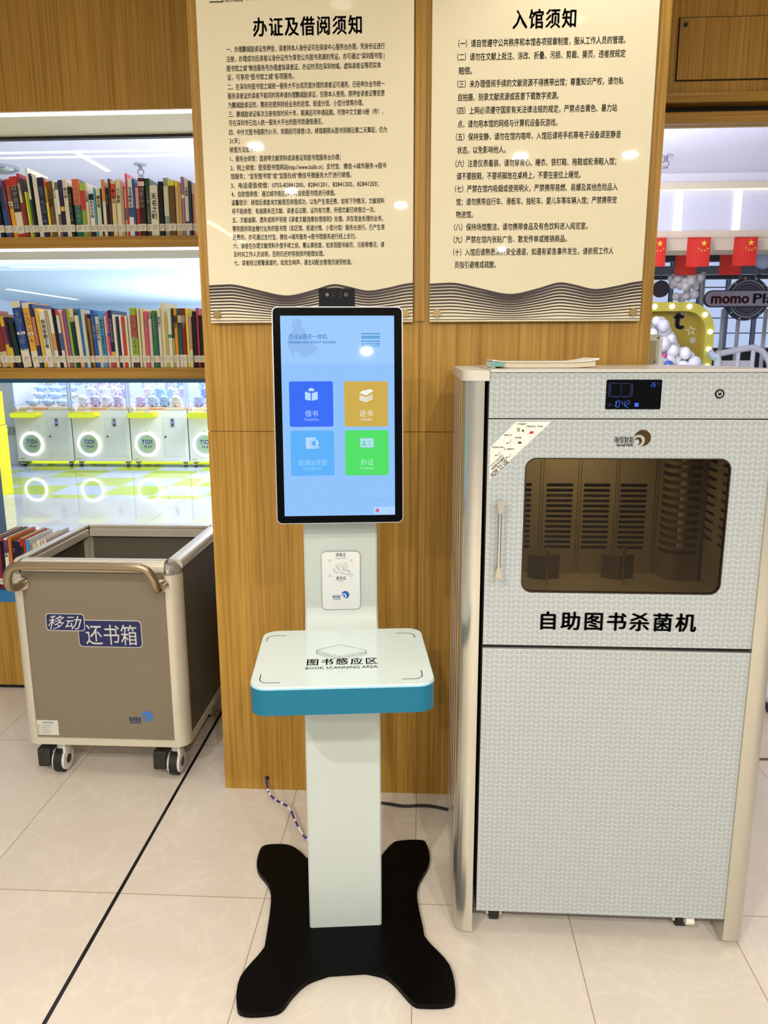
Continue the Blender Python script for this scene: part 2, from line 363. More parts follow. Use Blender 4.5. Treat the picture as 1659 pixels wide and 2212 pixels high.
MB().cyl((p.x,p.y,CZ-.012),.13,.025).build('rim',M('d0d4da',.2,.9),t); MB().ball((p.x,p.y,CZ-.02),.11,(1,1,.35),3).build('dome',M('aab0ba',.15,.9),t,60)

# claw machines
BODY=M('eceee8',.35); YEL=M('dff23a',.4,emit=1.0); YELP=M('efe01c',.45); RINGM=M('ffffff',.3,emit=2.6); GLOWB=M('b8d4ff',.5,emit=.9)
def claw(x,label):
    y=9.5; w_=.738
    t=thing('claw_machine',label,'claw machine',(x+w_/2,y+.4,0),group='row of white claw machines')
    MB().box(x,x+w_,y,y+.8,.075,.735,.008).build('body',BODY,t)
    MB().box(x,x+w_,y-.004,y+.8,.735,.764).build('trim_band',M('e8c9a0',.4),t)
    for rng in (range(8),range(14,22)):
        k=MB()
        for i in rng: k.box(x+.02+i*.032,x+.034+i*.032,y-.0055,y-.004,.741,.758)
        k.build('band_marks',M('fffbe8',.5),t)
    MB().box(x+.26,x+.46,y-.0055,y-.004,.74,.759).build('band_sign',M('f0a878',.5),t)
    for px in (x,x+w_-.022):
        for py in (y,y+.778): MB().box(px,px+.022,py,py+.022,.764,1.75).build('cabin_post',M('bcd0ee',.3),t)
    MB().box(x+.022,x+w_-.022,y+.008,y+.012,.764,1.75).build('front_glass',CLEAR,t)
    MB().box(x+.002,x+w_-.002,y+.775,y+.79,.764,1.75).build('back_panel',M('c4d8f6',.5),t)
    MB().box(x,x+w_,y,y+.8,1.75,1.88,.01).build('header_box',GLOWB,t)
    # control ledge
    pr=[(c[0],c[1]) for c in rrect(x+.035,x+.375,.642,.712,.0345,8)]
    lg=MB().prism(pr,(0,y,0),XZ,.17).build('control_ledge',YELP,t,40)
    MB().plate(rrect(x+.04,x+.37,.647,.707,.0295,8),[],(0,y-.17,0),XZ,.003).build('ledge_face',YEL,lg)
    MB().cyl((x+.10,y-.08,.72),.008,.05).ball((x+.10,y-.08,.755),.024).build('joystick',M('f4f4ff',.3),lg,60)
    MB().cyl((x+.26,y-.08,.715),.035,.02).ball((x+.26,y-.08,.722),.033,(1,1,.5)).build('push_button',M('f6eaf6',.3,emit=.8),lg,60)
    dr=MB().box(x+.425,x+.70,y-.004,y,.145,.645,.002).build('coin_door',M('e2e6e2',.35),t)
    cp=MB().box(x+.53,x+.585,y-.012,y-.004,.52,.63,.003).build('coin_plate',M('b8c0c8',.3,.4),dr)
    MB().box(x+.546,x+.566,y-.014,y-.012,.592,.618).cyl((x+.555,y-.014,.545),.014,.006,'Y',16).build('coin_slot',M('30343c',.4),cp)
    MB().cyl((x+.566,y-.02,.572),.012,.02,'Y',16).build('coin_button',M('9aa4ff',.3,emit=.6),cp)
    MB().cyl((x+.455,y-.008,.395),.012,.012,'Y',16).build('lock',M('5a5f66',.2,.9),dr)
    # prize chute ring
    cx,cz=x+.205,.298
    MB().plate(circ(cx,cz,.15,40),[circ(cx,cz,.126,40)],(0,y,0),XZ,.02).build('light_ring',RINGM,t)
    fl=MB().cyl((cx,y-.003,cz),.126,.006,'Y',40).build('prize_flap',M('a9c49a',.3),t)
    MB().ribbon(arc(cx+.012,cz-.004,.112,100,285),.014,(0,y-.006,0),XZ).build('flap_edge',M('b6c4ee',.4),fl)
    MB().text('TIDI',(cx+.002,y-.006,cz+.005),XZ,.075,.135,'C',.05).text('PLAY',(cx+.02,y-.006,cz-.045),XZ,.045,.10,'C',.05).build('lettering',M('a0aef4',.5),fl)
    MB().box(cx-.015,cx+.015,y-.003,y,.462,.470).box(x+.03,x+.09,y-.002,y,.10,.112).build('small_plate',M('b4b830',.5),t)
    for px in (x+.06,x+w_-.06):
        for py in (y+.06,y+.74):
            c=MB().box(px-.028,px+.028,py-.03,py+.03,.052,.076,.004).build('caster',M('b8c83a',.4),t)
            MB().cyl((px,py-.012,.03),.03,.026,'X',20).build('wheel',M('2c2c14',.6),c)
            MB().box(px-.026,px+.026,py-.062,py-.028,.04,.046,rot=None).build('brake',M('d8e2e2',.4),c)
    return t
CL=[-5.255,-4.503,-3.751,-2.999]
CLN=['leftmost of the white claw machines, filled with pale blue plush','second white claw machine from the left, filled with white and lilac plush','third white claw machine from the left, filled with lilac and cream plush','rightmost visible white claw machine, partly hidden by the oak pier']
for x,n in zip(CL,CLN): claw(x,n)
tag(MB().box(-5.3,-2.2,9.92,9.98,.005,.02).build('floor_glow_strip',M('dcf02a',.4,emit=1.6)),'glowing yellow light strip on the floor beneath the claw machines','light strip')
for x in CL: lamp('claw_lamp','AREA',(x+.37,9.85,1.74),11,(.80,.87,1),.5,size_y=.4)
PCOL=[['c9e0f8','d4e6fa','bcd8f6','e6e2d8'],['eef2fc','e2eafa','d4caf0','f4f6fe'],['d8caf0','f2f0d8','cce0f8','c8d6f6','b0d4f4'],['bccdf6','a4b2ee','c8ddf8','d0c4f0']]
CNM=dict(zip(sum(PCOL,[]),['pale blue','very pale blue','sky blue','pale beige','white','bluish white','lilac','bright white','lavender','cream','baby blue','periwinkle','bright blue','soft blue','deep blue','light blue','violet']))
WHICH=['leftmost','second','third','rightmost']
def plush(kind,c,p,s,group,lab):
    t=thing('plush_toy',lab,'plush toy',p,random.uniform(-.5,.5),group)
    m=M(c,.9); b=MB()
    def P(x,y,z): return (x*s,y*s,z*s)
    if kind==0:   # long shark
        b.ball(P(0,0,.75),s*.75,(1.9,1,.95),2).ball(P(1.5,0,.8),s*.35,(1.2,.4,1.2),2).ball(P(0,0,1.45),s*.3,(1,.35,1),2).ball(P(-.4,-.75,.5),s*.3,(.7,1.3,.35),2)
        b.build('body',m,t,80,False); MB().ball(P(-1.0,-.62,.9),s*.1).build('eye',M('20202a',.4),t,80,False)
    else:
        b.ball(P(0,0,.65),s*.92,(1.05,.9,.75),3).ball(P(0,-.12,1.45),s*.78,(1.15,1,.9),3)
        for sx in (-1,1):
            b.ball(P(.42*sx,-.1,2.0 if kind==1 else 2.25),s*.25,(1,.6,1 if kind==1 else 1.8),2); b.ball(P(.72*sx,-.35,.8),s*.27,(1,1.2,.8),2); b.ball(P(.4*sx,-.7,.22),s*.28,(.9,1.2,.8),2)
        b.build('body',m,t,80,False)
        e=MB()
        for sx in (-1,1): e.ball(P(.27*sx,-.86,1.55),s*.07)
        e.build('eye',M('26262e',.4),t,80,False)
        MB().ball(P(0,-.80,1.36),s*.2,(1.2,.6,.8),2).build('muzzle',M('f2f0f0',.9),t,80,False)
for i,x in enumerate(CL):
    for row in range(4):
        n=3 if i==0 else 4
        for k in range(n):
            cl=PCOL[i][(k*2+row+(k*row))%len(PCOL[i])]
            if i==0: sz=.066; px=x+.19+.205*k+.04*(row%2); pz=.766+.082*row
            else: sz=.069; px=x+.11+.155*k+.06*(row%2); pz=.766+.100*row
            if px>x+.64: px=x+.64
            plush(0 if i==0 else (1+(k+row)%2),cl,(px,9.645+.118*row,pz),sz,'plush toys heaped in the %s claw machine'%WHICH[i],'%s plush toy heaped behind the glass of the %s claw machine'%(CNM[cl],WHICH[i]))
# white counter and yellow pillar left of the machines
t=thing('machine_cabinet','plain white machine cabinet between the yellow block and the leftmost claw machine','cabinet',(-5.75,9.75,0))
MB().box(-6.3,-5.31,9.62,10.4,0,1.6,.008).build('body',M('d9dfe4',.4),t)
MB().box(-5.5,-5.33,9.60,9.62,.40,.50,.006).build('coin_plate',M('a6b2a8',.3,.6),t); MB().cyl((-5.42,9.595,.465),.02,.012,'Y',16).build('coin_button',M('f2f6ff',.4),t)
t=thing('yellow_block','tall bright yellow block standing at the left edge of the checkered floor','block',(-4.7,7.8,0))
yz=at(15,917,Y=7.67).z; MB().box(-5.2,-4.325,7.44,7.67,0,yz-.002,.005).build('lower_block',YELP,t); MB().box(-5.2,-4.337,7.45,7.67,yz+.002,at(8,845,Y=7.67).z,.005).build('upper_block',YELP,t)
# ------------------------------------------------------------------ playroom front on the right
FY=7.4
def Z(py,Y=FY): return at(1540,py,Y=Y).z
FX0,FX1=.9,9
struct('wall_playroom',MB().box(FX0,FX1,FY,FY+.3,Z(394),CZ+.02),M('ecebf4',.7))
struct('trim_6',MB().box(FX0,FX1,FY-.03,FY+.3,Z(408),Z(394)),M('e6d9bf',.6))
struct('trim_7',MB().box(FX0,FX1,FY-.06,FY+.3,Z(542),Z(500)),M('e3d2b8',.6))
struct('trim_8',MB().box(FX0,FX1,FY-.065,FY-.06,Z(517),Z(515)),M('b8a080',.6))
LBX=[at(px,450,Y=FY).x for px in (1340,1468,1595)]; LBX.append(2*LBX[2]-LBX[1]); LBX.append(2*LBX[3]-LBX[2])
for i in range(4):
    bxo=MB().box(LBX[i]+.03,LBX[i+1]-.03,FY+.02,FY+.12,Z(500),Z(408),.004).build('fascia_panel',M('e2e4f4',.6))
    tag(bxo,['frosted white fascia panel hidden partly by the pier, above the flags','frosted white fascia panel between the two bright lines above the flags','frosted white fascia panel at the right edge above the flags','frosted white fascia panel beyond the right edge'][i],'panel')
for i in (1,2,3):
    tag(MB().box(LBX[i]-.028,LBX[i]+.028,FY+.0,FY+.14,Z(500),Z(408)).build('light_bar',M('ffffff',.5,emit=1.7)),['bright upright light bar on the fascia nearest the oak pier','bright upright light bar on the fascia above the sign letters','bright upright light bar beyond the right edge'][i-1],'light')
tag(MB().box(FX0,FX1,FY-.02,FY+.0,Z(411),Z(409)).build('light_line',M('fff2d8',.5,emit=1.5)),'thin warm light line along the top of the fascia panels','light')
# flags
RED=M('d8230f',.6); GOLD=M('f4c63a',.5)
def star(mb,cx,cy,r,o,rot=0):
    P=[]
    for k in range(10):
        a=math.radians(90+36*k+rot); q=r if k%2==0 else r*.382; P.append((cx+q*math.cos(a),cy+q*math.sin(a)))
    mb.prism(P,o,XZ,.0008)
def flag(px0,px1,py0,py1,Y,stars,label):
    a=at(px0,py0,Y=Y); b=at(px1,py1,Y=Y); x0,x1,z0,z1=a.x,b.x,b.z,a.z; t=thing('hanging_flag',label,'flag',((x0+x1)/2,Y,z0),group='red flags strung along the shop front')
    m=MB(); n=8; W=x1-x0
    pts=[]
    g=[[m.bm.verts.new((x0+W*i/n,Y+.006*math.sin(i/n*5+Y),z0+(z1-z0)*j/4)) for i in range(n+1)] for j in range(5)]
    for j in range(4):
        for i in range(n): m.bm.faces.new((g[j][i],g[j][i+1],g[j+1][i+1],g[j+1][i]))
    o=m.build('cloth',RED,t,60); md=o.modifiers.new('thickness','SOLIDIFY'); md.thickness=.003
    if stars:
        s=MB(); star(s,x0+W*.70,z0+(z1-z0)*.82,W*.15,(0,Y-.012,0))
        for u,v in ((.50,.63),(.62,.565),(.76,.565),(.88,.63)): star(s,x0+W*u,z0+(z1-z0)*v,W*.05,(0,Y-.012,0),20)
        s.build('star_emblem',GOLD,t)
    MB().box(x0,x1,Y-.005,Y+.005,z1,z1+.008).build('header_tape',M('c01c10',.6),t)
flag(1392,1436,516,576,7.22,True,'red flag with five gold stars beside the oak pier')
flag(1486,1531,515,576,7.22,True,'red flag with five gold stars hanging left of the round sign')
flag(1587,1632,514,574,7.22,True,'red flag with five gold stars hanging above the round sign')
flag(1462,1503,532,594,7.9,False,'plain dark red flag behind the left starred flag')
flag(1558,1599,532,594,7.9,False,'plain dark red flag behind the right starred flag')
tag(MB().tube([at(1380,515,Y=7.23),at(1530,514,Y=7.23),at(1700,512,Y=7.23)],.004,8).build('flag_cord',M('c8b8a0',.7)),'thin cord the front red flags hang from','cord')
tag(MB().tube([at(1380,531,Y=7.91),at(1530,531,Y=7.91),at(1700,530,Y=7.91)],.004,8).build('flag_cord',M('803028',.7)),'thin cord the rear plain flags hang from','cord')
# round sign with the long name board
sx,sz=at(1618,645,Y=8.2).x,at(1618,645,Y=8.2).z
t=thing('shop_sign','round dark playroom sign crossed by a white name board','sign',(sx,8.25,sz))
NAVY=M('20222e',.4)
MB().cyl((sx,8.26,sz),.215,.05,'Y',48).build('disc',NAVY,t,40)
for r0,r1,h in ((.185,.172,'8a8fa8'),(.155,.147,'767a92')): MB().plate(circ(sx,sz,r0,48),[circ(sx,sz,r1,48)],(0,8.235,0),XZ,.004).build('ring',M(h,.4),t)
MB().cyl((sx,8.234,sz),.13,.008,'Y',40).build('center_plate',M('4a4254',.4),t)
for k in range(12):
    a=k*PI/6+.2; MB().ball((sx+.205*math.cos(a),8.23,sz+.205*math.sin(a)),.012).build('rim_bulb',M(['d8b890','8fb0b8','c8c8d8'][k%3],.4),t,60)
bd=MB().plate(rrect(sx-.435,sx+.60,sz-.073,sz+.075,.072,10),[],(0,8.225,0),XZ,.03).build('name_board',M('9c96aa',.5),t)
MB().plate(rrect(sx-.445,sx+.61,sz-.083,sz+.085,.082,10),[],(0,8.235,0),XZ,.03).build('board_edge',NAVY,t)
MB().text('momo',(sx-.375,8.195,sz-.045),XZ,.150,.372,'L',.045,off=.002).build('lettering',M('7a1420',.4),bd)['label']='dark red lettering'
MB().text('Planet',(sx+.042,8.195,sz-.045),XZ,.135,.46,'L',.03,off=.002).build('lettering',M('1c1c2c',.4),bd)['label']='near black lettering'
for xx in (-.25,.25): MB().tube([(sx+xx*.3,8.28,sz),(sx+xx*.3,8.28,2.75)],.012,8).build('hanger',M('70748a',.4),t)
# other round decor
t=thing('round_decoration','dark round wall decoration left of the white balloon bunch','decoration',(at(1425,624,Y=8.4).x,8.4,at(1425,624,Y=8.4).z))
q=at(1428,624,Y=8.4); MB().cyl((q.x,8.42,q.z),.085,.04,'Y',32).build('disc',M('3c3848',.5),t); MB().plate(circ(q.x,q.z,.085,32),[circ(q.x,q.z,.077,32)],(0,8.40,0),XZ,.005).build('rim',M('6a3040',.5),t)
MB().tube([(q.x,8.43,q.z+.08),(q.x,8.43,2.75)],.006,8).build('hanger',M('50505c',.5),t)
# yellow bulb sign
YS=7.75; a=at(1395,653,Y=YS); b=at(1526,900,Y=YS)
x0=a.x-.5; x1=b.x; z1=a.z; z0=.0
t=thing('bulb_sign','yellow arched sign board edged with round glowing bulbs','sign',((x0+x1)/2,YS,0))
outer=[(x0,z0),(x1,z0)]+arc(x1-.28,z1-.28,.28,0,90,12)+arc(x0+.28,z1-.28,.28,90,180,12)
inner=[(x0+.085,z0+.02),(x1-.085,z0+.02)]+arc(x1-.28,z1-.28,.195,0,90,12)+arc(x0+.28,z1-.28,.195,90,180,12)
MB().plate(outer,[inner],(0,YS+.1,0),XZ,.12).build('frame',M('d6cc50',.5),t)
bp=MB().plate(inner,[],(0,YS+.1,0),XZ,.02).build('back_board',M('b49c2c',.5),t)
pth=smoothpts([(x1-.042,z0+.1),(x1-.042,z0+.5),(x1-.042,z1-.6),(x1-.042,z1-.28)],1)
bl=[(x1-.042,z1-.28-.165*k) for k in range(0,10)]+[(x1-.28+.238*math.cos(math.radians(a_)),z1-.28+.238*math.sin(math.radians(a_))) for a_ in (42,84)]+[(x1-.42-.165*k,z1-.042) for k in range(6)]
for q in bl: MB().ball((q[0],YS-.03,q[1]),.026).build('bulb',M('fdf6d8',.4,emit=2.2),t,60)
q=at(1464,702,Y=YS+.07); MB().text('t',(q.x+.055,YS+.08,q.z-.035),XZ,.28,None,'R',.04,off=.004).build('lettering',M('22264a',.5),bp)['label']='navy lettering'
q=at(1493,714,Y=YS+.07); s_=MB(); P=[]
for k in range(10):
    an=math.radians(98+36*k); r=.052 if k%2==0 else .022; P.append((q.x+r*math.cos(an),q.z+r*math.sin(an)))
cc=[(p_[0]*.6+q.x*.4,p_[1]*.6+q.z*.4) for p_ in P]
s_.plate(P,[cc],(0,YS+.08,0),XZ,.004).build('star_outline',M('e8e0c0',.5),bp)
q=at(1478,676,Y=YS+.07); MB().plate(circ(q.x,q.z,.024),[circ(q.x,q.z,.013)],(0,YS+.08,0),XZ,.004).build('ring_outline',M('d8d0b0',.5),bp)
q=at(1497,735,Y=YS+.07); MB().cyl((q.x,YS+.078,q.z),.03,.006,'Y',20).build('dot',M('c8c4b8',.5),bp)
# balloons
BAL=[M('fbfbfc',.35),M('f3f3f8',.35),M('e9e9f2',.35)]
def balloon(p,r,mat,lab,grp):
    t=thing('balloon',lab,'balloon',p,0,grp)
    MB().ball((0,0,0),r,(1,1,1.08),3).build('skin',mat,t,80,False)
    MB().cyl((0,0,-r*1.1),r*.09,r*.1,'Z',10,r*.03).build('knot',mat,t,60,False)
random.seed(11)
def pile(poly,n,r0,r1,Y0,Y1,lab,grp):
    k=0; tries=0; done=[]
    while k<n and tries<4000:
        tries+=1
        px=random.uniform(min(p[0] for p in poly),max(p[0] for p in poly)); py=random.uniform(min(p[1] for p in poly),max(p[1] for p in poly))
        ins=False
        for i in range(len(poly)):
            (ax,ay),(bx_,by)=poly[i],poly[i-1]
            if (ay>py)!=(by>py) and px<(bx_-ax)*(py-ay)/(by-ay)+ax: ins=not ins
        if not ins: continue
        r=random.uniform(r0,r1); q=at(px,py,Y=random.uniform(Y0,Y1))
        if any((q-d).length<(r+e)*.76 for d,e in done): continue
        done.append((q,r)); balloon(q,r,random.choice(BAL),lab,grp); k+=1
pile([(1385,697),(1422,690),(1436,704),(1446,724),(1464,748),(1492,770),(1512,797),(1512,825),(1385,825)],100,.040,.062,7.2,7.66,'white balloon in the tall heap before the yellow bulb sign','white balloons heaped before the yellow sign')
pile([(1447,602),(1470,592),(1513,600),(1505,622),(1500,640),(1470,648),(1455,640)],30,.028,.045,7.9,8.15,'white balloon in the bunch above the yellow bulb sign','white balloons bunched above the yellow sign')
q=at(1450,800,Y=7.4); tag(MB().box(q.x-.35,q.x+.42,7.15,7.70,0,at(1450,825,Y=7.4).z-.05,.01).build('plinth',M('e4e4ea',.5)),'white plinth under the balloon heap','plinth')
q=at(1480,600,Y=8.02); tag(MB().tube([(q.x,8.02,q.z-.2),(q.x+.01,8.02,2.75)],.006,8).build('ceiling_string',M('c8c8d0',.5)),'thin cord the upper white balloon bunch hangs from','cord')
q=at(1444,790,Y=7.12); balloon(q,.045,M('3c62b8',.4),'blue balloon at the foot of the white balloon heap','coloured balloons')
q=at(1650,560,Y=7.9); balloon(q,.085,M('a8bce0',.35),'large pale blue balloon high at the right edge','coloured balloons')
q=at(1668,557,Y=8.0); balloon(q,.08,M('c8d0dc',.35),'large pale grey balloon at the right edge beside the pale blue one','coloured balloons')
q=at(1436,768,Y=7.15); balloon(q,.022,M('d84a90',.4),'small pink balloon by the grey upright terminal','coloured balloons')
q=at(1434,792,Y=7.15); balloon(q,.024,M('d8c040',.4),'small yellow balloon by the grey upright terminal','coloured balloons')
# playroom interior: glazed end wall, posts, roof beams, white rail
WY=11.5
xa=at(1380,700,Y=WY).x-2; xb=8
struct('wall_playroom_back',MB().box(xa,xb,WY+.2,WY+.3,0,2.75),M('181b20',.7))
xs=[]; zt,zb=at(1600,612,Y=WY).z,at(1600,752,Y=WY).z
for i in range(9):
    X0=at(1448,700,Y=WY).x+i*.40-.4
    wn=MB().box(X0+.03,X0+.37,WY+.1,WY+.12,zb,zt+.38).build('window_%d'%(i+2),M('c4d6fa',.4,emit=.95)); wn['kind']='structure'
    fr=MB().box(X0,X0+.03,WY+.06,WY+.14,zb-.05,zt+.42)
    for k in range(6): fr.box(X0+.03,X0+.37,WY+.08,WY+.125,zb+(zt+.38-zb)*k/6-.008,zb+(zt+.38-zb)*k/6+.008)
    fr.build('window_bars',M('8890a4',.5),wn)
for k,(py,t_) in enumerate(((585,.10),(600,.05),(560,.08))):
    q=at(1500,py,Y=10.5+k*.2); struct('trim_%d'%(9+k),MB().box(1.2,xb,10.4+k*.2,10.5+k*.2,q.z-t_/2,q.z+t_/2),M('343a44',.5))
for px,lab in ((1512,'white steel post left of the round sign'),(1560,'white steel post beneath the left end of the name board'),(1594,'white steel post beneath the middle of the round sign'),(1652,'white steel post at the right edge of the playroom')):
    q=at(px,700,Y=9.0); tag(MB().tube([(q.x,9.0,0),(q.x,9.0,2.3 if px==1512 else 1.9)],.022,12).build('steel_post',M('d8dae6',.4)),lab,'post')
t=thing('railing','curved white tubular railing at the playroom entrance','railing',(at(1580,790,Y=7.9).x,7.9,0))
RW=M('e2e6f2',.35)
q0=at(1550,765,Y=7.9); q1=at(1628,752,Y=7.9); q2=at(1655,770,Y=7.9)
MB().tube(smoothpts([(q0.x,7.9,q0.z),(q1.x-.05,7.9,q1.z),(q1.x+.03,7.9,q1.z-.005),(q2.x,7.9,q2.z),(q2.x+.06,7.9,q2.z-.25),(q2.x+.07,7.9,0)],5),.03,12).build('top_rail',RW,t,60)
for x_ in (q0.x,q0.x+.2,q1.x): MB().tube([(x_,7.9,0),(x_,7.9,q1.z-.02)],.022,12).build('post',RW,t,60)
MB().box(q0.x,q1.x,7.89,7.91,.3,q1.z-.12).build('infill_panel',M('d9d6da',.5),t)
t=thing('slide_edge','pale glossy curved slide edge beside the yellow bulb sign','slide',(at(1540,790,Y=7.7).x,7.7,0))
MB().tube(smoothpts([at(1532,760,Y=7.5),at(1542,772,Y=7.5),at(1550,800,Y=7.5),(at(1554,800,Y=7.5).x,7.45,0.04)],6),.035,12).build('edge_tube',M('d2e4ec',.2),t,60)
tag(MB().cyl(at(1659,762,Y=6.9)+Vector((.02,0,-.4)),.008,1.6).build('thin_pole',M('1c2436',.4)),'thin dark pole at the right edge before the railing','pole')
# ------------------------------------------------------------------ notice boards
INK=M('1d120e',.5); INKH=M('0c0b10',.4)
BF=2.262
LT=[("一、办理鹏城励读证免押金，读者持本人身份证可在阅读中心服务台办理，凭身份证进行",489,106,831,100),("注册，办理成功后读者以身份证作为享受公共图书资源的凭证。亦可通过“深圳图书馆 |",489,126.5,830,121),("图书馆之城”微信服务号办理虚拟读者证，办证时须在深圳地域。虚拟读者证等同实体",490,147,823,141.6),("证，可享用“图书馆之城”各项服务。",491,166.4,634.6,165),("二、在深圳市图书馆之城统一服务大平台成员馆办理的读者证可通用，已经申办全市统一",492,187,831,181.5),("服务读者证的读者不能同时再申请办理鹏城励读证，仅限本人使用。原押金读者证需变更",492,207,831,201.5),("为鹏城励读证的，需前往提供财经业务的总馆、街道分馆、小型分馆等办理。",493,226,785,223),("三、鹏城励读证每次注册有效时间十年，期满后可申请延期。可借中文文献10册（件），",494,245.6,827.5,242),("可在深圳市已加入统一服务大平台的图书馆通借通还。",494.4,265,697,263),("四、中外文图书借期为31天，到期前可续借1次，续借期限从图书到期日第二天算起，仍为",495,285,836,281),("31天；",496,304.4,518,304.4),("续借方法如下：",496,323.4,551,323.4),("1、服务台续借：直接带文献资料或读者证到图书馆服务台办理；",497.5,342,736,340.5),("2、网上续借：登录图书馆网站http://www.balib.cn；支付宝、微信→城市服务→图书",498,361.6,834.4,358.6),("馆服务；“宝安图书馆”或“宝图在线”微信号微服务大厅进行续借。",498.4,379.7,759,378.8),("3、电话语音续借：0755-82841200、82841201、82841202、82841203；",499,400,818,397.5),("4、自助馆续借：通过城市街区24小时自助图书馆进行续借。",500,418.3,724.4,417.7),("温馨提示：续借后请查询文献是否续借成功，以免产生滞还费。如有下列情况，文献资料",500,436.4,830.5,435),("将不能续借：有逾期未还文献、读者证过期、证内有欠费、所借文献已续借过一次。",501,455,810,454.2),("五、文献逾期、遗失或损坏将按《读者文献违章处理规则》处理。涉及现金处理的业务，",502,474,827.5,473),("需到提供现金缴付业务的图书馆（如区馆、街道分馆、小型分馆）服务台进行。已产生滞",502.6,492.8,830.5,492),("还费的，亦可通过支付宝、微信→城市服务→图书馆服务进行线上支付。",502.6,511.4,769,511.4),("六、读者在办理文献资料外借手续之前，需认真检查，如发现图书缺页、污损等情况，请",504,529.5,830,530),("及时向工作人员说明，否则归还时将按损坏赔偿处理。",504.7,548.5,700,548.5),("七、读者经过报警通道时，如发生响声，请主动配合管理员接受检查。",506,566.6,760.6,567)]
RT=[("（一）请自觉遵守公共秩序和本馆各项规章制度，服从工作人员的管理。",990,93.6,1351,86.3),("（二）请勿在文献上批注、涂改、折叠、污损、剪裁、撕页，违者按规定",988,123,1351,115.6),("赔偿。",991,152.7,1019.7,152.7),("（三）未办理借阅手续的文献资源不得携带出馆；尊重知识产权，请勿私",988,181,1347,175),("自拍摄、刻录文献资源或恶意下载数字资源。",990,210,1206.6,206.7),("（四）上网必须遵守国家有关法律法规的规定，严禁点击黄色、暴力站",987,238.7,1332.8,233),("点，请勿用本馆的网络与计算机设备玩游戏。",988.7,267.7,1204,264.5),("（五）保持安静，请勿在馆内喧哗，入馆后请将手机等电子设备调至静音",985,295.5,1341,290.7),("状态，以免影响他人。",987.7,324,1092,323.3),("（六）注意仪表着装，请勿穿背心、睡衣、铁钉鞋、拖鞋或轮滑鞋入馆；",984,352.4,1331,349.2),("请不要脱鞋，不要将脚放在桌椅上，不要在座位上睡觉。",986.5,380,1254,377.8),("（七）严禁在馆内吸烟或使用明火，严禁携带易燃、易爆及其他危险品入",983,407.5,1333.7,404.3),("馆；请勿携带自行车、滑板车、独轮车、婴儿车等车辆入馆；严禁携带宠",985.5,435.6,1332,432.4),("物进馆。",985,463.4,1021.6,463.4),("（八）保持场馆整洁，请勿携带食品及有色饮料进入阅览室。",981,490.6,1269,488),("（九）严禁在馆内张贴广告、散发传单或推销商品。",980,517,1224.5,516),("（十）入馆后请熟悉消防安全通道，如遇有紧急事件发生，请依照工作人",979,545,1325,541.7),("员指引避难或疏散。",982.3,572,1071,571.4)]
def notice(x0,x1,zb,head,hp,lines,em,label,logo):
    zt=zb+.905
    t=thing('notice_board',label,'notice board',((x0+x1)/2,PY,zb))
    MB().box(x0,x1,BF,BF+.006,zb,zt,.0012,1).build('acrylic_panel',M('e6dcbc',.02,spec=.4),t)
    a,b=at(hp[0],hp[1],Y=BF),at(hp[2],hp[3],Y=BF)
    MB().text(head,(a.x,BF,(a.z+b.z)/2-.019),XZ,.050,b.x-a.x,'L',.03,space=1.15).build('heading',INKH,t)
    mb=MB()
    for s,px0,py0,px1,py1 in lines:
        a,b=at(px0,py0,Y=BF),at(px1,py1,Y=BF)
        mb.text(s,(a.x,BF,(a.z+b.z)/2-.38*em),XZ,em,b.x-a.x,'L',.018)
    mb.build('body_text',INK,t)
    W=x1-x0; ctl=[(0,.097),(.06,.0985),(.13,.098),(.25,.082),(.35,.069),(.42,.069),(.52,.083),(.61,.0975),(.68,.092),(.78,.079),(.88,.087),(.95,.096),(1,.100)]
    top=smoothpts([(p,q) for p,q in ctl],5); wv=MB(); N=12
    for k in range(N):
        f=k/(N-1); base=.094-.088*f; wd=.0070*(1-f)+.0021*f
        wv.ribbon([(x0+p.x*W,zb+base+(p.y-.0885)*(1-f)**.75) for p in top],wd,(0,BF,0),XZ)
    wv.build('wave_pattern',M('2b0f0b',.4),t)
    for u,z in ((.036,.024),(.964,.024),(.036,.88),(.964,.88)):
        MB().cyl((x0+u*W,BF-.005,zb+z),.0105,.010,'Y',24).cyl((x0+u*W,BF+.0125,zb+z),.008,.016,'Y',16).build('standoff_screw',M('a58c5e',.3,.9),t,40)
    lg=MB(); q=at(457,0,Y=BF); ox=x0+.038; oz=2.357
    for k in range(5): lg.ribbon([(ox,oz+.0075*k),(ox+.038,oz+.0075*k)],.0032,(0,BF,0),XZ)
    for k in (0,2): lg.ribbon([(ox+.0364,oz+.0075*k),(ox+.0364,oz+.0075*(k+1))],.0032,(0,BF,0),XZ)
    lg.ribbon([(ox+.0016,oz+.0075),(ox+.0016,oz+.015)],.0032,(0,BF,0),XZ)
    for s,dz in (("宝安公共图书馆",-.0005),("PUBLIC LIBRARY",.011),("BAO'AN",.0225)): lg.text(s,(ox+.0425,BF,oz+dz),XZ,.0085,.049 if dz<.02 else .026,'L',.02)
    lg.ribbon([(ox+.102,oz+.001),(ox+.102,oz+.032)],.0016,(0,BF,0),XZ); lg.text("服务点",(ox+.113,BF,oz+.004),XZ,.028,.076,'L',.02)
    lg.build('logo',M('2a1c18',.5),t)
    return t
n1=notice(-.630,-.040,1.517,"办证及借阅须知",(547,57,781,55),LT,.0166,'cream acrylic notice board on the left half of the oak pier, with the longer text',1)
n2=notice(.008,.604,1.517,"入馆须知",(1108,42,1244,39),RT,.0205,'cream acrylic notice board on the right half of the oak pier, with numbered rules',1)

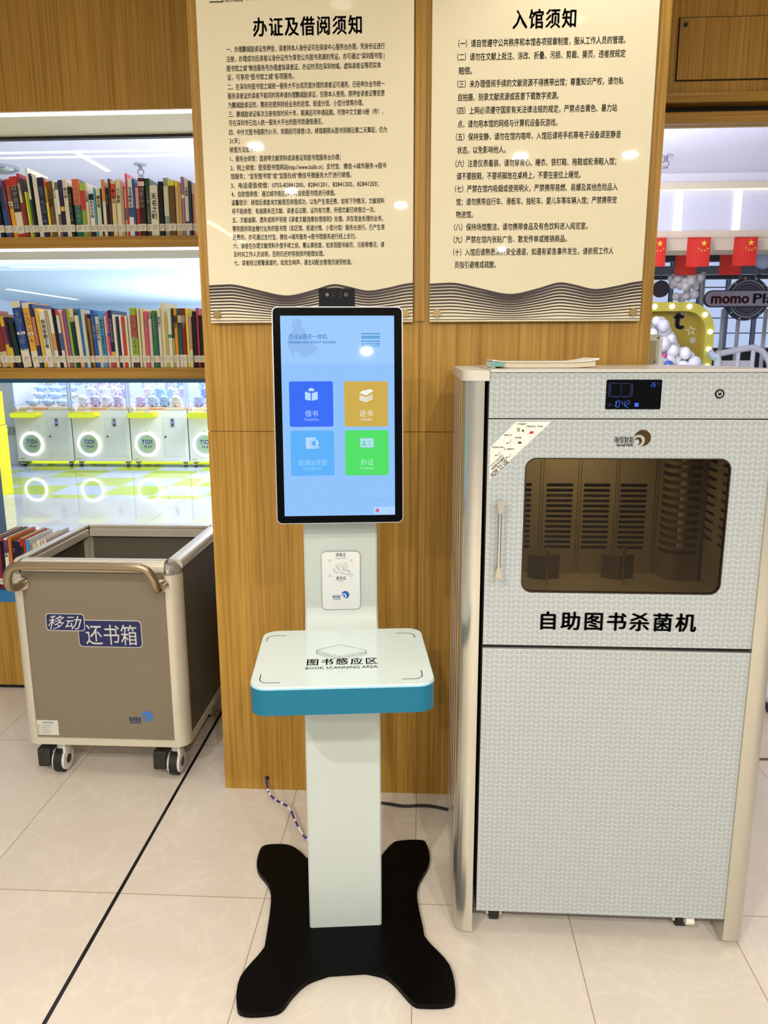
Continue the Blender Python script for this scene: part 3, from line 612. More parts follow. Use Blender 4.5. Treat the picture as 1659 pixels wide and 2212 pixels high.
# ------------------------------------------------------------------ company wave mark
def wave_mark(mb,o,basis,r):
    a,b,c=basis
    def cres(cx,cy,R,a0,a1,dx,dy,r2,b0,b1):
        P=arc(cx,cy,R,a0,a1,22)+arc(cx+dx,cy+dy,r2,b0,b1,22); return P
    o=Vector(o)+c*.0004
    def put(P,off):
        P=[(p[0]*r,p[1]*r) for p in P]; mb.prism(P,o+c*off,basis,.0003)
    B=arc(0,0,1,173.3,-98.7,30)+arc(-.42,-.32,.72,-68,142.7,26)
    put(B,0); put([(-.50+p[0]*.46,-.36+p[1]*.46) for p in B],0)
# ------------------------------------------------------------------ book return cart
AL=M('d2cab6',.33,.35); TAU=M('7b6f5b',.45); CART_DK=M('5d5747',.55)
cx0,cx1,cy0,cy1,cz0,cz1=-1.352,-.787,2.305,2.87,.132,.777
ct=thing('book_return_cart','grey wheeled book return bin with aluminium edges and blue lettering','cart',((cx0+cx1)/2,(cy0+cy1)/2,0))
pr_=.046
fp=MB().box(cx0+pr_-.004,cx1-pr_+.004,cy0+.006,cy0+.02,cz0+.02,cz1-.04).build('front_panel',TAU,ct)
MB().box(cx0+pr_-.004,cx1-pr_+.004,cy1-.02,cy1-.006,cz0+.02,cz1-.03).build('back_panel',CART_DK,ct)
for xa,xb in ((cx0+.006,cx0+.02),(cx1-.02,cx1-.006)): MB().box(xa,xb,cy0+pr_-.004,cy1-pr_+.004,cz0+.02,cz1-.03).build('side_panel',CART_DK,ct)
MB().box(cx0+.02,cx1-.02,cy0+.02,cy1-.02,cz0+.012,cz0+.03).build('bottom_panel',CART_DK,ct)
def quarter(sx,sy):   # rounded corner profile, quarter cylinder shell
    X=cx0 if sx<0 else cx1; Y=cy0 if sy<0 else cy1
    ox=X-sx*pr_; oy=Y-sy*pr_
    P=[(pr_*math.cos(math.radians(t)),pr_*math.sin(math.radians(t))) for t in range(0,91,9)]
    P=[(ox+sx*p[0],oy+sy*p[1]) for p in P]
    Q=[(ox,Y-sy*.012),(ox,Y-sy*.018),(ox+sx*.01,oy+sy*.01),(X-sx*.018,oy),(X-sx*.012,oy)]
    poly=P+[(ox-0,Y-sy*.02),(X-sx*.02,oy-0)][:0]+[(ox,oy+sy*.02),(ox+sx*.02,oy)]
    return poly
for sx in (-1,1):
    for sy in (-1,1): MB().prism(quarter(sx,sy),(0,0,cz0+.024),XY,cz1-.045-cz0-.024).build('corner_post',AL,ct,50)
def rail(p0,p1,r,inward):
    return MB().tube([p0,p1],r,20)
hr=.022; zt=cz1-hr
# rounded rim rails: half-round outside, flat lip inside
def rimrail(axis,X,sgn,a,b):
    prof=[(0,-hr*2)]+[(hr*1.0*math.sin(math.radians(t))+0,-hr+hr*math.cos(math.radians(t))) for t in range(180,-1,-15)]+[(-.022,0),(-.022,-.008),(-.014,-.012),(-.022,-.018),(-.022,-.044)]
    m=MB(); A=[];B=[]
    for (d,z) in prof:
        if axis=='X': pa=(a,X+sgn*(d-hr),cz1+z); pb=(b,X+sgn*(d-hr),cz1+z)
        else: pa=(X+sgn*(d-hr),a,cz1+z); pb=(X+sgn*(d-hr),b,cz1+z)
        A.append(m.bm.verts.new(pa)); B.append(m.bm.verts.new(pb))
    n=len(A)
    for i in range(n): m.bm.faces.new((A[i],A[(i+1)%n],B[(i+1)%n],B[i]))
    m.bm.faces.new(A[::-1]); m.bm.faces.new(B); bmesh.ops.recalc_face_normals(m.bm,faces=m.bm.faces)
    return m
for X,sg in ((cy0,-1),(cy1,1)): rimrail('X',X,sg,cx0+pr_,cx1-pr_).build('rim_rail',AL,ct,40)
for X,sg in ((cx0,-1),(cx1,1)): rimrail('Y',X,sg,cy0+pr_,cy1-pr_).build('rim_rail',AL,ct,40)
bt=MB().prism([(cx0+pr_+pr_*math.cos(math.radians(t)),cy0+pr_+pr_*math.sin(math.radians(t))) for t in range(180,271,9)]+[(cx1-pr_+pr_*math.cos(math.radians(t)),cy0+pr_+pr_*math.sin(math.radians(t))) for t in range(270,361,9)]+[(cx1-pr_+pr_*math.cos(math.radians(t)),cy1-pr_+pr_*math.sin(math.radians(t))) for t in range(0,91,9)]+[(cx0+pr_+pr_*math.cos(math.radians(t)),cy1-pr_+pr_*math.sin(math.radians(t))) for t in range(90,181,9)],(0,0,cz0),XY,.024)
bt.build('bottom_rail',AL,ct,40)
CAPM=M('8f8c86',.25,.3)
for sx in (-1,1):
    for sy in (-1,1):
        X=(cx0 if sx<0 else cx1)-sx*pr_; Y=(cy0 if sy<0 else cy1)-sy*pr_
        m=MB().ball((X,Y,cz1-.046),.0462,(1,1,.98),3)
        dl=[v for v in m.bm.verts if (v.co.x-X)*sx<-.004 or (v.co.y-Y)*sy<-.004 or v.co.z<cz1-.048]
        bmesh.ops.delete(m.bm,geom=dl,context='VERTS')
        e=[e for e in m.bm.edges if e.is_boundary]; bmesh.ops.edgeloop_fill(m.bm,edges=e)
        cc=m.build('corner_cap',CAPM,ct,40)
        if sy<0 and sx>0: MB().cyl((X+.022,Y-.041,cz1-.03),.007,.004,'Y',16).build('screw',M('d8d8d4',.2,.9),cc)
h=MB().tube(smoothpts([(-1.302,2.311,.700),(-1.305,2.27,.698),(-1.306,2.235,.712),(-1.302,2.222,.745),(-1.282,2.216,.778),(-1.24,2.214,.787),(-1.10,2.214,.788),(-.99,2.214,.788),(-.893,2.214,.787),(-.857,2.216,.778),(-.838,2.222,.745),(-.833,2.235,.712),(-.836,2.27,.698),(-.840,2.311,.700)],6),.0135,16).build('push_handle',M('a8977a',.28,.9),ct,60)
for x in (-1.302,-.840): MB().cyl((x,2.307,.700),.021,.008,'Y',24).build('flange',M('cfc8ba',.15,1),h,40)
BLUE=M('151c50',.35); SILV=M('c6c6c0',.4)
def cp(px,py): p=at(px,py,Y=cy0+.006); return p.x,p.z
def rr(px0,py0,px1,py1,r,f):
    a=f(px0,py0); b=f(px1,py1); return rrect(a[0],b[0],b[1],a[1],r)
PF=(0,cy0+.006,0)
st=MB().plate(rr(99,1326,183,1362,.010,cp),[],PF,XZ,.0008).build('blue_plate',BLUE,fp)
MB().text('移动',(cp(105,1357)[0],cy0+.0052,cp(105,1356)[1]),XZ,.052,cp(178,1356)[0]-cp(105,1356)[0],'L',0,shear=.25).build('lettering',SILV,fp)
MB().plate(rr(168,1340,307,1398,.012,cp),[],PF,XZ,.0006).build('blue_plate',BLUE,fp)
MB().plate(rr(166.5,1338.5,308.5,1399.5,.013,cp),[],PF,XZ,.0003).plate(rr(97.5,1324.5,184.5,1363.5,.011,cp),[],PF,XZ,.0007).build('plate_outline',SILV,fp)
MB().text('还书箱',(cp(187,1390)[0],cy0+.0052,cp(187,1388)[1]),XZ,.076,cp(297,1388)[0]-cp(187,1388)[0],'L',0).build('lettering',SILV,fp)
sk=MB().plate(rr(75,1555,128,1588,.001,cp),[],PF,XZ,.0006).build('data_label',M('c9c6bb',.5),fp)
tx=MB(); q=cp(84,1563); tx.text('海恒智能',(cp(92,1562)[0],cy0+.0052,cp(92,1562)[1]),XZ,.007,.038)
for k in range(5): q=cp(80,1566+4.2*k); tx.ribbon([(q[0],q[1]),(q[0]+.011,q[1])],.0012,(0,cy0+.0052,0),XZ); tx.ribbon([(q[0]+.016,q[1]),(q[0]+.05-.004*(k%3),q[1])],.0011,(0,cy0+.0052,0),XZ)
tx.build('label_print',M('4a4848',.5),sk)
q=cp(318,1548); lm=MB(); wave_mark(lm,(q[0],cy0+.0055,q[1]),XZ,.0195); lm.build('wave_logo',M('2b6fc4',.4),fp)
MB().text('海恒智能',(cp(279,1557)[0],cy0+.0055,cp(279,1557)[1]),XZ,.017,.042,'L',.02).text('SEAEVER',(cp(281,1562)[0],cy0+.0055,cp(281,1562)[1]),XZ,.008,.038,'L',.03).build('logo_lettering',M('3a68b0',.4),fp)
# castors
for x,y in ((-1.262,2.372),(-.858,2.372),(-1.27,2.80),(-.87,2.80)):
    c=MB().cyl((x,y,.126),.026,.012).box(x-.008,x+.02,y-.018,y+.018,.075,.122,.006).build('caster',M('d6d4cc',.35),ct,40)
    ax=Vector((x+.004,y-.004,.046))
    MB().cyl(ax,.046,.026,'X',32).build('wheel',M('15140f',.6),c,40)
    hs=MB().cyl(ax+Vector((.017,0,0)),.038,.008,'X',28).box(ax.x+.012,ax.x+.022,y-.026,y+.022,.05,.118,.004)
    hs.cyl(ax+Vector((-.017,0,0)),.038,.008,'X',28).build('fork_cover',M('e2dfda',.3),c,40)
    MB().cyl(ax+Vector((.0215,0,0)),.016,.003,'X',20).cyl((ax.x+.0225,y-.002,.104),.007,.003,'X',16).build('axle_cap',M('1c1c1c',.4),c,40)
    if y<2.5: MB().box(x-.062,x-.018,y-.05,y-.02,.036,.092,.006).box(x-.058,x-.012,y-.055,y+.01,.088,.108,.005).build('brake_pedal',M('23231d',.5),c,40)

# ------------------------------------------------------------------ self service kiosk (local axes: u right, v away, z up)
KO=Vector((-.195,1.70,0)); KR=math.radians(6.2)
ki=thing('self_service_kiosk','white library self-service kiosk with touch screen, teal tray and black floor plate','kiosk',KO,KR)
KMi=(Matrix.Translation(KO)@Matrix.Rotation(KR,4,'Z')).inverted()
def khit(px,py,p0,n):
    d=R_*((px-829.5)/FPX)-U_*((py-1106)/FPX)+_fw; c=KMi@Vector((0,0,CAM_H)); d=KMi.to_3x3()@d; n=Vector(n); p0=Vector(p0)
    return c+d*((p0-c).dot(n)/d.dot(n))
def kb(mb,name,mat,par=None,sm=None): return mb.build(name,mat,par or ki,sm,False)
HALF=[(0,.0),]
L=[(574,1825),(620,1824),(646,1837),(662,1853)]
raw_l=[(711,2100),(665,2117),(633,2146),(610,2175),(584,2185),(529,2187),(511,2169),(519,2110),(564,2055),(574,2029),(585,1925),(556,1876),(560,1840),(574,1825),(620,1824),(646,1837),(662,1853)]
raw_r=[(789,2095),(828,2104),(854,2123),(890,2162),(916,2169),(968,2167),(984,2149),(971,2084),(922,2029),(914,2003),(901,1921),(928,1861),(921,1822),(906,1814),(861,1816),(844,1825),(824,1848)]
BZ=.016
def bk(p): q=khit(p[0],p[1],(0,0,BZ),(0,0,1)); return q.x,q.y
l_=[bk(p) for p in raw_l]; r_=[bk(p) for p in raw_r]
# both sides of the plate are alike: average the two halves
hl=[(.118,-.245),(.165,-.268),(.196,-.301),(.218,-.317),(.2565,-.318),(.272,-.304)]
def spl(P): return [(p.x,p.y) for p in smoothpts(P,4)]
def dec(P,m=1): return [(m*x,y) for x,y in P]
lh=spl(l_); rh=spl(r_)
poly=rh+lh[::-1]
ar=sum(poly[i-1][0]*poly[i][1]-poly[i][0]*poly[i-1][1] for i in range(len(poly)))
if ar<0: poly=poly[::-1]
kb(MB().prism(poly,(0,0,.003),XY,BZ-.003),'base_plate',M('020203',.42,spec=.09),None,40)
KW=M('b9c1ba',.4)
path=[(-.044,BZ),(-.043,.10),(-.036,.35),(-.022,.60),(.004,.67),(.052,.725),(.090,.765),(.107,.80),(.110,.84),(.110,1.05),(.110,1.36)]
pp=smoothpts(path,5); mb=MB(); prev=None
hw=.0905; th=.045
def ring(i):
    p=pp[i]; a=pp[max(i-1,0)]; b=pp[min(i+1,len(pp)-1)]; d=(b-a).normalized(); n=Vector((d.y,-d.x))  # points away (+v)
    if i==0: n=Vector((1,0))
    q=p+n*th; r=.004
    return [Vector((-hw,p.x+r,p.y)),Vector((-hw+r,p.x,p.y)),Vector((hw-r,p.x,p.y)),Vector((hw,p.x+r,p.y)),Vector((hw,q.x,q.y)),Vector((-hw,q.x,q.y))]
rings=[[mb.bm.verts.new(v) for v in ring(i)] for i in range(len(pp))]
for A,B in zip(rings,rings[1:]):
    for k in range(6): mb.bm.faces.new((A[k],A[(k+1)%6],B[(k+1)%6],B[k]))
mb.bm.faces.new(rings[0][::-1]); mb.bm.faces.new(rings[-1])
kb(mb,'pole',KW,None,35)
# tray
TZ=.792
c4=[khit(px,py,(0,0,TZ),(0,0,1)) for px,py in ((533,1489),(944.5,1474),(574,1362),(905,1357))]
tu0=(c4[0].x+c4[2].x)/2; tu1=(c4[1].x+c4[3].x)/2; tv0=(c4[0].y+c4[1].y)/2; tv1=(c4[2].y+c4[3].y)/2
print('tray',[tuple(round(v,3) for v in c) for c in c4])
TQ=M('046682',.4,spec=.3)
tr=kb(MB().prism(rrect(tu0,tu1,tv0,tv1,.035,8),(0,0,TZ-.060),XY,.056),'tray',TQ,None,40); tr['label']='teal tray body'
gt=kb(MB().prism(rrect(tu0+.001,tu1-.001,tv0+.001,tv1-.001,.035,8),(0,0,TZ-.004),XY,.004),'glass_top',M('cddad5',.04,spec=.6),tr,40); gt['label']='white glass tray top'
kb(MB().plate(rrect(tu0-.0006,tu1+.0006,tv0-.0006,tv1+.0006,.0356,8),[rrect(tu0+.002,tu1-.002,tv0+.002,tv1-.002,.033,8)],(0,0,TZ-.006),XY,.0025),'edge_line',M('8fc3d8',.3),tr)
def T(px,py): q=khit(px,py,(0,0,TZ),(0,0,1)); return Vector((q.x,q.y))
pm=MB(); TO=(0,0,TZ)
def cornerline(p,q,r,sx,sy):
    # p corner of an L with a rounded bend; legs along u and v
    pts=[(p[0]+sx*r[0],p[1])]+[(p[0]+sx*.018-sx*.018*math.sin(math.radians(t)),p[1]+sy*.018-sy*.018*math.cos(math.radians(t))) for t in range(0,91,15)]+[(p[0],p[1]+sy*r[1])]
    kb(MB().ribbon(pts,.0019,TO,XY),'corner_mark',M('222621',.4),gt)
cornerline(T(579,1374),0,(.042,.032),1,-1); cornerline(T(893,1367),0,(.042,.032),-1,-1); cornerline(T(559,1476),0,(.042,.042),1,1); cornerline(T(914,1466),0,(.042,.042),-1,1)
a,b,c,d=T(684,1405),T(735,1392),T(791,1405),T(733,1419)
for P in ((a,b,c,d,a),): pm.ribbon(list(P),.0011,TO,XY)
for dy in (3.5,5,8.5):
    pm.ribbon([T(684,1405+dy),T(733,1419+dy),T(791,1405+dy)],.0009,TO,XY)
for p,h_ in ((T(684,1405),0),(T(733,1419),0),(T(791,1405),0)): pass
for px,py in ((684,1405),(733,1419),(791,1405)): pm.ribbon([T(px,py),T(px,py+8.5)],.001,TO,XY)
kb(pm,'book_drawing',M('222621',.4),gt); pm=MB()
q0,q1=T(663,1436),T(815,1431)
pm.text('图书感应区',(q0.x,q0.y-.001,TZ),XY,.036,q1.x-q0.x,'L',.02,space=1.25,off=.0003); q0,q1=T(660,1446),T(816,1441)
pm.text('BOOK SCANNING AREA',(q0.x,q0.y-.001,TZ),XY,.0185,q1.x-q0.x,'L',.005,off=.0003)
kb(pm,'tray_lettering',M('222621',.4),gt)
# card reader
V=.1085
def C(px,py): q=khit(px,py,(0,.1085,0),(0,1,0)); return q.x,q.z
a=C(694.5,1192); b=C(778,1314)
KXZ=XZ
cr=kb(MB().plate(rrect(a[0],b[0],b[1],a[1],.011),[],(0,V,0),KXZ,.0025),'card_reader',M('d4d7d3',.12),None); cr['label']='card reader panel'
kb(MB().plate(rrect(a[0]-.0012,b[0]+.0012,b[1]-.0012,a[1]+.0012,.012),[rrect(a[0],b[0],b[1],a[1],.011)],(0,V,0),KXZ,.0032),'panel_rim',M('9aa199',.3),cr)
cp_=MB(); o=(0,V-.0025,0); mu=(a[0]+b[0])/2
z_=lambda py:C(736,py)[1]
cp_.text('读者证',(mu,o[1],z_(1201)),KXZ,.0105,.0245,'C',.01).text("Reader's Card",(mu,o[1],z_(1206.5)),KXZ,.0045,.025,'C',.0).text('身份证',(mu,o[1],z_(1251.5)),KXZ,.0105,.0245,'C',.01).text('ID Card',(mu,o[1],z_(1255.5)),KXZ,.0045,.012,'C',0)
for px,py,sx,sz_ in ((711,1209,1,-1),(760,1209,-1,-1),(711.5,1244,1,1),(761,1244,-1,1)):
    q=C(px,py); cp_.ribbon([(q[0]+sx*.006,q[1]),(q[0],q[1]),(q[0],q[1]+sz_*.006)],.0008,o,KXZ)
def CR(pts,wd=.0008): cp_.ribbon([C(*p) for p in pts],wd,o,KXZ)
CR([(725,1222),(732,1216),(745,1233),(739,1239),(725,1222)])
CR([(741,1232),(748,1228),(752,1233),(750,1238)]); CR([(748,1229),(755,1233),(757,1240)]); CR([(740,1238),(746,1240),(757,1241)]); CR([(729,1222),(735,1229)],.0006)
for k in range(3): CR([(739+4*k*.8,1219-3*k),(742+3.5*k,1221-2*k),(743+4*k,1226)],.0006)
for k in range(2): CR([(722-3*k,1228),(725-3*k,1234+2*k),(732-2*k,1237+2*k)],.0006)
kb(cp_,'reader_print',M('2c2c2a',.4),cr)
q=C(746,1284); lm=MB(); wave_mark(lm,(q[0],o[1],q[1]),KXZ,.0098); kb(lm,'wave_logo',M('1d57b4',.4),cr)
q=C(718,1292); kb(MB().text('海恒智能',(q[0],o[1],q[1]+.001),KXZ,.009,.0205,'L',.02).text('SEAEVER',(q[0]+.002,o[1],q[1]-.004),KXZ,.004,.018,'L',.02),'logo_lettering',M('3c78b8',.4),cr)
# display
TA=math.atan2(.040,.495); S0=Vector((0,.030,1.041)); SA=Vector((1,0,0)); SB=Vector((0,math.sin(TA),math.cos(TA))); SN=Vector((0,-math.cos(TA),math.sin(TA))); SBAS=(SA,SB,SN)
def S(px,py): q=khit(px,py,S0,SN)-S0; return q.dot(SA),q.dot(SB)
cs=[S(587,662),S(870,662),S(597,1131),S(871.5,1130.5)]
print('screen',[tuple(round(v,3) for v in c) for c in cs])
u0=(cs[0][0]+cs[2][0])/2; u1=(cs[1][0]+cs[3][0])/2; b0=(cs[2][1]+cs[3][1])/2; b1=(cs[0][1]+cs[1][1])/2
ds=kb(MB().prism(rrect(u0,u1,b0,b1,.013,6),S0-SN*.034,SBAS,.032),'display',M('b9bcbc',.3,.5),None,40)
bez=kb(MB().prism(rrect(u0+.0022,u1-.0022,b0+.0022,b1-.0022,.011,6),S0-SN*.003,SBAS,.003),'bezel',M('030304',.05,spec=.16),ds,40); bez['label']='glossy black bezel'
kb(MB().box(-.06,.06,.075,.125,1.12,1.40,.004),'mount_bracket',M('2a2b2d',.5),ds)
EM=1.0
def scr(h,e=EM,nm='x'): return M(h,.03,emit=e,spec=.3)
e0=S(605,683); e1=S(851.5,1114); sx0=(S(604,683)[0]+S(616,1116)[0])/2; sx1=(S(851,683)[0]+S(853.5,1112)[0])/2; sb0=(S(616,1116)[1]+S(853,1111)[1])/2; sb1=S(730,682)[1]
sc_=kb(MB().prism([(sx0,sb0),(sx1,sb0),(sx1,sb1),(sx0,sb1)],S0,SBAS,.0004),'screen',scr('92c3fb'),ds); sc_['label']='lit touch screen'
SO=S0+SN*.0005
zd=S(730,786.5)[1]
kb(MB().prism([(sx0,zd),(sx1,zd),(sx1,sb1),(sx0,sb1)],SO,SBAS,.0002),'title_area',scr('9ccafd'),sc_)
W_=sx1-sx0
def fx(px0): return px0
# faint seated figure
m=MB(); O2=SO+SN*.0003
m.prism([ (p.x,p.y) for p in smoothpts([S(636,712),S(630,705),S(635,691),S(643,688),S(650,693),S(652,702),S(648,712)],4,True)],O2,SBAS,.0002)
m.prism([ (p.x,p.y) for p in smoothpts([S(636,712),S(625,725),S(621,745),S(630,765),S(634,772),S(640,758),S(660,772),S(684,756),S(676,742),S(664,732),S(658,712),S(648,709)],4,True)],O2,SBAS,.0002)
kb(m,'faint_figure',scr('8fbcf0'),sc_)
def stext(s,px,py,h,w,mat,name,al='L',bold=0,**k):
    q=S(px,py); kb(MB().text(s,S0+SA*q[0]+SB*q[1],SBAS,h,w,al,bold,off=.0014,**k),name,mat,sc_)
pxw=lambda n:n*W_/247
stext('办证&借还一体机',624,732,.0128,pxw(83),scr('2a6aa8'),'title_text','L',.0)
stext('ISSUER&CHECK IN/OUT MACHINE',624,742,.0072,pxw(101),scr('2a78c0'),'subtitle_text','L',.02)
m=MB(); 
for y0_,y1_,ed in ((721,727,1),(730.5,737,1)):
    p=[S(780,y0_),S(820.5,y0_),S(820.5,y1_),S(780,y1_)]; m.ribbon(p,.0022,S0,SBAS,.0012)
kb(m,'library_logo',scr('2c8ccc'),sc_)
stext('宝安图书馆',800.5,745,.0058,pxw(40),scr('2c8ccc'),'logo_text','C',.02); stext("BAO'AN LIBRARY",800.5,749.5,.0048,pxw(40),scr('2c8ccc'),'logo_text','C',.02)
ICON=scr('b8dcff'); ICW=scr('eef4f2')
def button(px0,py0,px1,py1,col,nm,l1,l2,tc,icw,w1,w2):
    a=S(px0,py0); b=S(px1,py1)
    bt_=kb(MB().prism(rrect(a[0],b[0],b[1],a[1],.005),SO,SBAS,.0004),'touch_button',scr(col),sc_); bt_['label']=nm
    f=lambda u,v:(a[0]+(b[0]-a[0])*u,b[1]+(a[1]-b[1])*v)
    q=f(.5,.235); kb(MB().text(l1,S0+SA*q[0]+SB*q[1],SBAS,.0155,w1,'C',.0,off=.0014),'button_text',tc,bt_)
    q=f(.5,.135); kb(MB().text(l2,S0+SA*q[0]+SB*q[1],SBAS,.0085,w2,'C',.0,off=.0014),'button_text',tc,bt_)
    return bt_,f
O3=SO+SN*.0006
B,f=button(624,824,720.5,921.5,'3a6df6','dark blue button','借书','CheckOut',ICON,ICON,.030,.033)
m=MB(); m.prism([f(.36,.60),f(.49,.575),f(.49,.74),f(.36,.775)],O3,SBAS,.0002).prism([f(.515,.575),f(.65,.60),f(.65,.775),f(.515,.74)],O3,SBAS,.0002).prism([ (f(.505,.775)[0]+.0072*math.cos(math.radians(t)),f(.505,.785)[1]+.0075*math.sin(math.radians(t))) for t in range(0,181,15)],O3,SBAS,.0002); kb(m,'icon',ICON,B)
B,f=button(743,824,838.5,921,'cfae4e','amber button','还书','checkIn',ICW,ICW,.030,.025)
m=MB()
for k in range(4): m.prism([f(.35,.675-.03*k),f(.5,.63-.03*k),f(.655,.70-.03*k),f(.655,.715-.03*k) ,f(.5,.65-.03*k),f(.35,.695-.03*k)],O3,SBAS,.0002)
m.prism([f(.35,.74),f(.5,.69),f(.655,.775),f(.655,.80),f(.60,.83),f(.40,.79)],O3,SBAS,.0002); kb(m,'icon',ICW,B)
B,f=button(627,930.5,723,1027,'5eb2fb','light blue button','查询&续借','Query&Renew',scr('9cd4fb'),ICON,.067,.045)
m=MB(); m.plate([f(.35,.60),f(.58,.60),f(.58,.85),f(.35,.85)],[circ(f(.545,.72)[0],f(.545,.72)[1],.0098,20)],O3,SBAS,.0002).plate(circ(f(.545,.72)[0],f(.545,.72)[1],.0088,24),[circ(f(.545,.72)[0],f(.545,.72)[1],.0062,20)],O3,SBAS,.0003).ribbon([f(.60,.66),f(.65,.61)],.0032,O3,SBAS); kb(m,'icon',ICON,B)
B,f=button(745,929.5,840,1026,'52e067','green button','办证','Certificate',scr('bff2d2'),ICON,.030,.034)
m=MB(); p0=f(.35,.62); p1=f(.655,.82); m.prism(rrect(p0[0],p1[0],p0[1],p1[1],.002),O3,SBAS,.0002); ic=kb(m,'icon',ICON,B)
m=MB().prism(circ(f(.435,.745)[0],f(.435,.745)[1],.0026,16),O3+SN*.0003,SBAS,.0002).prism([f(.385,.665),f(.485,.665),f(.47,.705),f(.40,.705)],O3+SN*.0003,SBAS,.0002)
for v in (.68,.72,.76): m.ribbon([f(.52,v),f(.61,v)],.0011,O3+SN*.0004,SBAS)
kb(m,'icon_detail',scr('52e067'),ic)
stext('激活 Windows',799,1080,.0062,pxw(30),scr('84b2ea'),'notice_text','L'); stext('转到"设置"以激活 Windows。',799,1085.5,.0044,pxw(43),scr('84b2ea'),'notice_text','L')
a=S(807,1095); b=S(853,1110); lb=kb(MB().prism(rrect(a[0],sx1-.0005,b[1],a[1],.003),SO,SBAS,.0004),'language_bar',scr('b4d6fb'),sc_)
q=S(815,1102.5); kb(MB().prism(circ(q[0],q[1],.0046,20),O3,SBAS,.0003),'round_icon',scr('d86a90'),lb); q=S(841,1105); kb(MB().text('中文',S0+SA*q[0]+SB*q[1],SBAS,.005,.0095,'L',0,off=.0014),'bar_text',scr('8cb4dc'),lb)
# camera bar on top
a=S(688,622); b=S(767,662)
cm=kb(MB().prism(rrect(a[0],b[0],b1-.012,a[1],.005),S0-SN*.028,SBAS,.024),'camera_module',M('040405',.3,spec=.1),ds,40)
m=MB()
for px in (706.5,747.5): q=S(px,636); m.plate(circ(q[0],q[1],.0034,24),[circ(q[0],q[1],.0026,20)],S0-SN*.0039,SBAS,.0006)
q=S(706.5,636); m.prism(circ(q[0],q[1],.0011,12),S0-SN*.0039,SBAS,.0006); kb(m,'lens_ring',M('9aa0a8',.3),cm)
m=MB()
for px in (719,735.5):
    for py in (633,639): q=S(px,py); m.prism(circ(q[0],q[1],.0015,12),S0-SN*.0039,SBAS,.0004)
kb(m,'sensor_dots',M('26262a',.2),cm)

# ------------------------------------------------------------------ cables on the floor
p0=at(577,1681,Y=PY-.001)
tag(MB().cyl((p0.x,PY-.0005,p0.z),.0075,.003,'Y',20).build('cable_hole',BLACK),'small black cable hole near the foot of the oak pier','hole')
pts=[(p0.x,PY+.01,p0.z),(p0.x+.002,PY-.02,p0.z),(p0.x+.012,PY-.05,.035),(p0.x+.022,2.21,.03),(p0.x+.05,2.175,.03),(p0.x+.10,2.13,.034),(p0.x+.13,2.07,.03),(p0.x+.165,2.02,.012),(p0.x+.21,1.98,.006),(p0.x+.28,1.93,.006)]
cb=MB().tube(smoothpts(pts,6),.0033,8).build('network_cable',M('2e2a86',.45),None,60); tag(cb,'thin blue network cable from the pier hole to the kiosk foot','cable')
mb=MB(); sp=smoothpts(pts,12); N=len(sp)
i=26
while i<N-18:
    n_=random.choice((3,4,6,7)); mb.tube(sp[i:i+n_],.0036,8); i+=n_+random.choice((2,3,6))
mb.build('white_wrap',M('ddd8da',.5),cb,60)
tag(MB().tube(smoothpts([at(800,1733,Z=.006),at(835,1735.5,Z=.006),at(870,1741,Z=.006),at(905,1740,Z=.006),at(930,1741,Z=.006),at(965,1748,Z=.006),at(1010,1760,Z=.006)],6),.0045,8).build('power_cable',M('0c0c0c',.5),None,60),'black power cable on the floor between kiosk and sterilizer','cable')
# ------------------------------------------------------------------ book sterilizer cabinet
SY=1.66; AX0,AX1,AZ0,AZ1=.0785,.792,.020,1.393; DX0,DX1=.1365,.7345; SB_=2.245
CH=M('c8c4b7',.26,.8); CHD=M('b3a88e',.35,.6)
sz=thing('book_sterilizer','tall pale book sterilizing cabinet with chevron glass front and a window','sterilizer',((AX0+AX1)/2,1.95,0))
def side(mir):
    X=lambda x:(AX0+AX1-x) if mir else x
    inn=DX0-(.0015 if mir else .0115); f=[(inn,SY-.008),(.115,SY-.009)]+[(.112+.030*math.cos(math.radians(t))-.0,SY+.023+.032*math.sin(math.radians(t))) for t in range(265,180,-8)]
    P=f+[(AX0+.001,SY+.03)]
    y=SY+.045
    while y<SB_-.05:
        P+=[(AX0+.001,y),(AX0+.0075,y+.001),(AX0+.0075,y+.015),(AX0+.001,y+.016)]; y+=.112
    P+=[(AX0+.001,SB_),(inn,SB_)]
    P=[(X(a),b) for a,b in P]
    if not mir: P=P[::-1]
    return P
for mir in (0,1):
    sp_=MB().prism(side(mir),(0,0,AZ0),XY,AZ1-.022-AZ0); bmesh.ops.recalc_face_normals(sp_.bm,faces=sp_.bm.faces); col=sp_.build('side_column',CH,sz,40)
    X=(lambda x:x) if not mir else (lambda x:AX0+AX1-x)
    P=[(DX0-.002,SY-.010),(.110,SY-.011)]+[(.108+.031*math.cos(math.radians(t)),SY+.022+.033*math.sin(math.radians(t))) for t in range(265,180,-12)]+[(AX0-.002,SB_),(DX0-.002,SB_)]
    P=[(X(a),b) for a,b in P]; P=P if mir else P[::-1]
    c_=MB().prism(P,(0,0,AZ1-.022),XY,.022); bmesh.ops.recalc_face_normals(c_.bm,faces=c_.bm.faces); c_.build('column_cap',M('c2bcae',.4),col,40)
GAP=M('191713',.6)
# carcass around the chamber
car=MB().box(DX0-.003,DX1+.003,SY+.012,SB_,AZ0+.05,.862).box(DX0-.003,DX1+.003,SY+.012,SB_,1.262,AZ1-.004).box(DX0-.003,DX0+.02,SY+.012,SB_,.862,1.262).box(DX1-.02,DX1+.003,SY+.012,SB_,.862,1.262).box(DX0,DX1,2.0,SB_,.862,1.262)
car.build('carcass',GAP,sz)
MB().box(DX0,DX1,SY-.004,SB_,AZ1-.004,AZ1+.002).build('top_cover',M('cfcac0',.25,.3),sz)
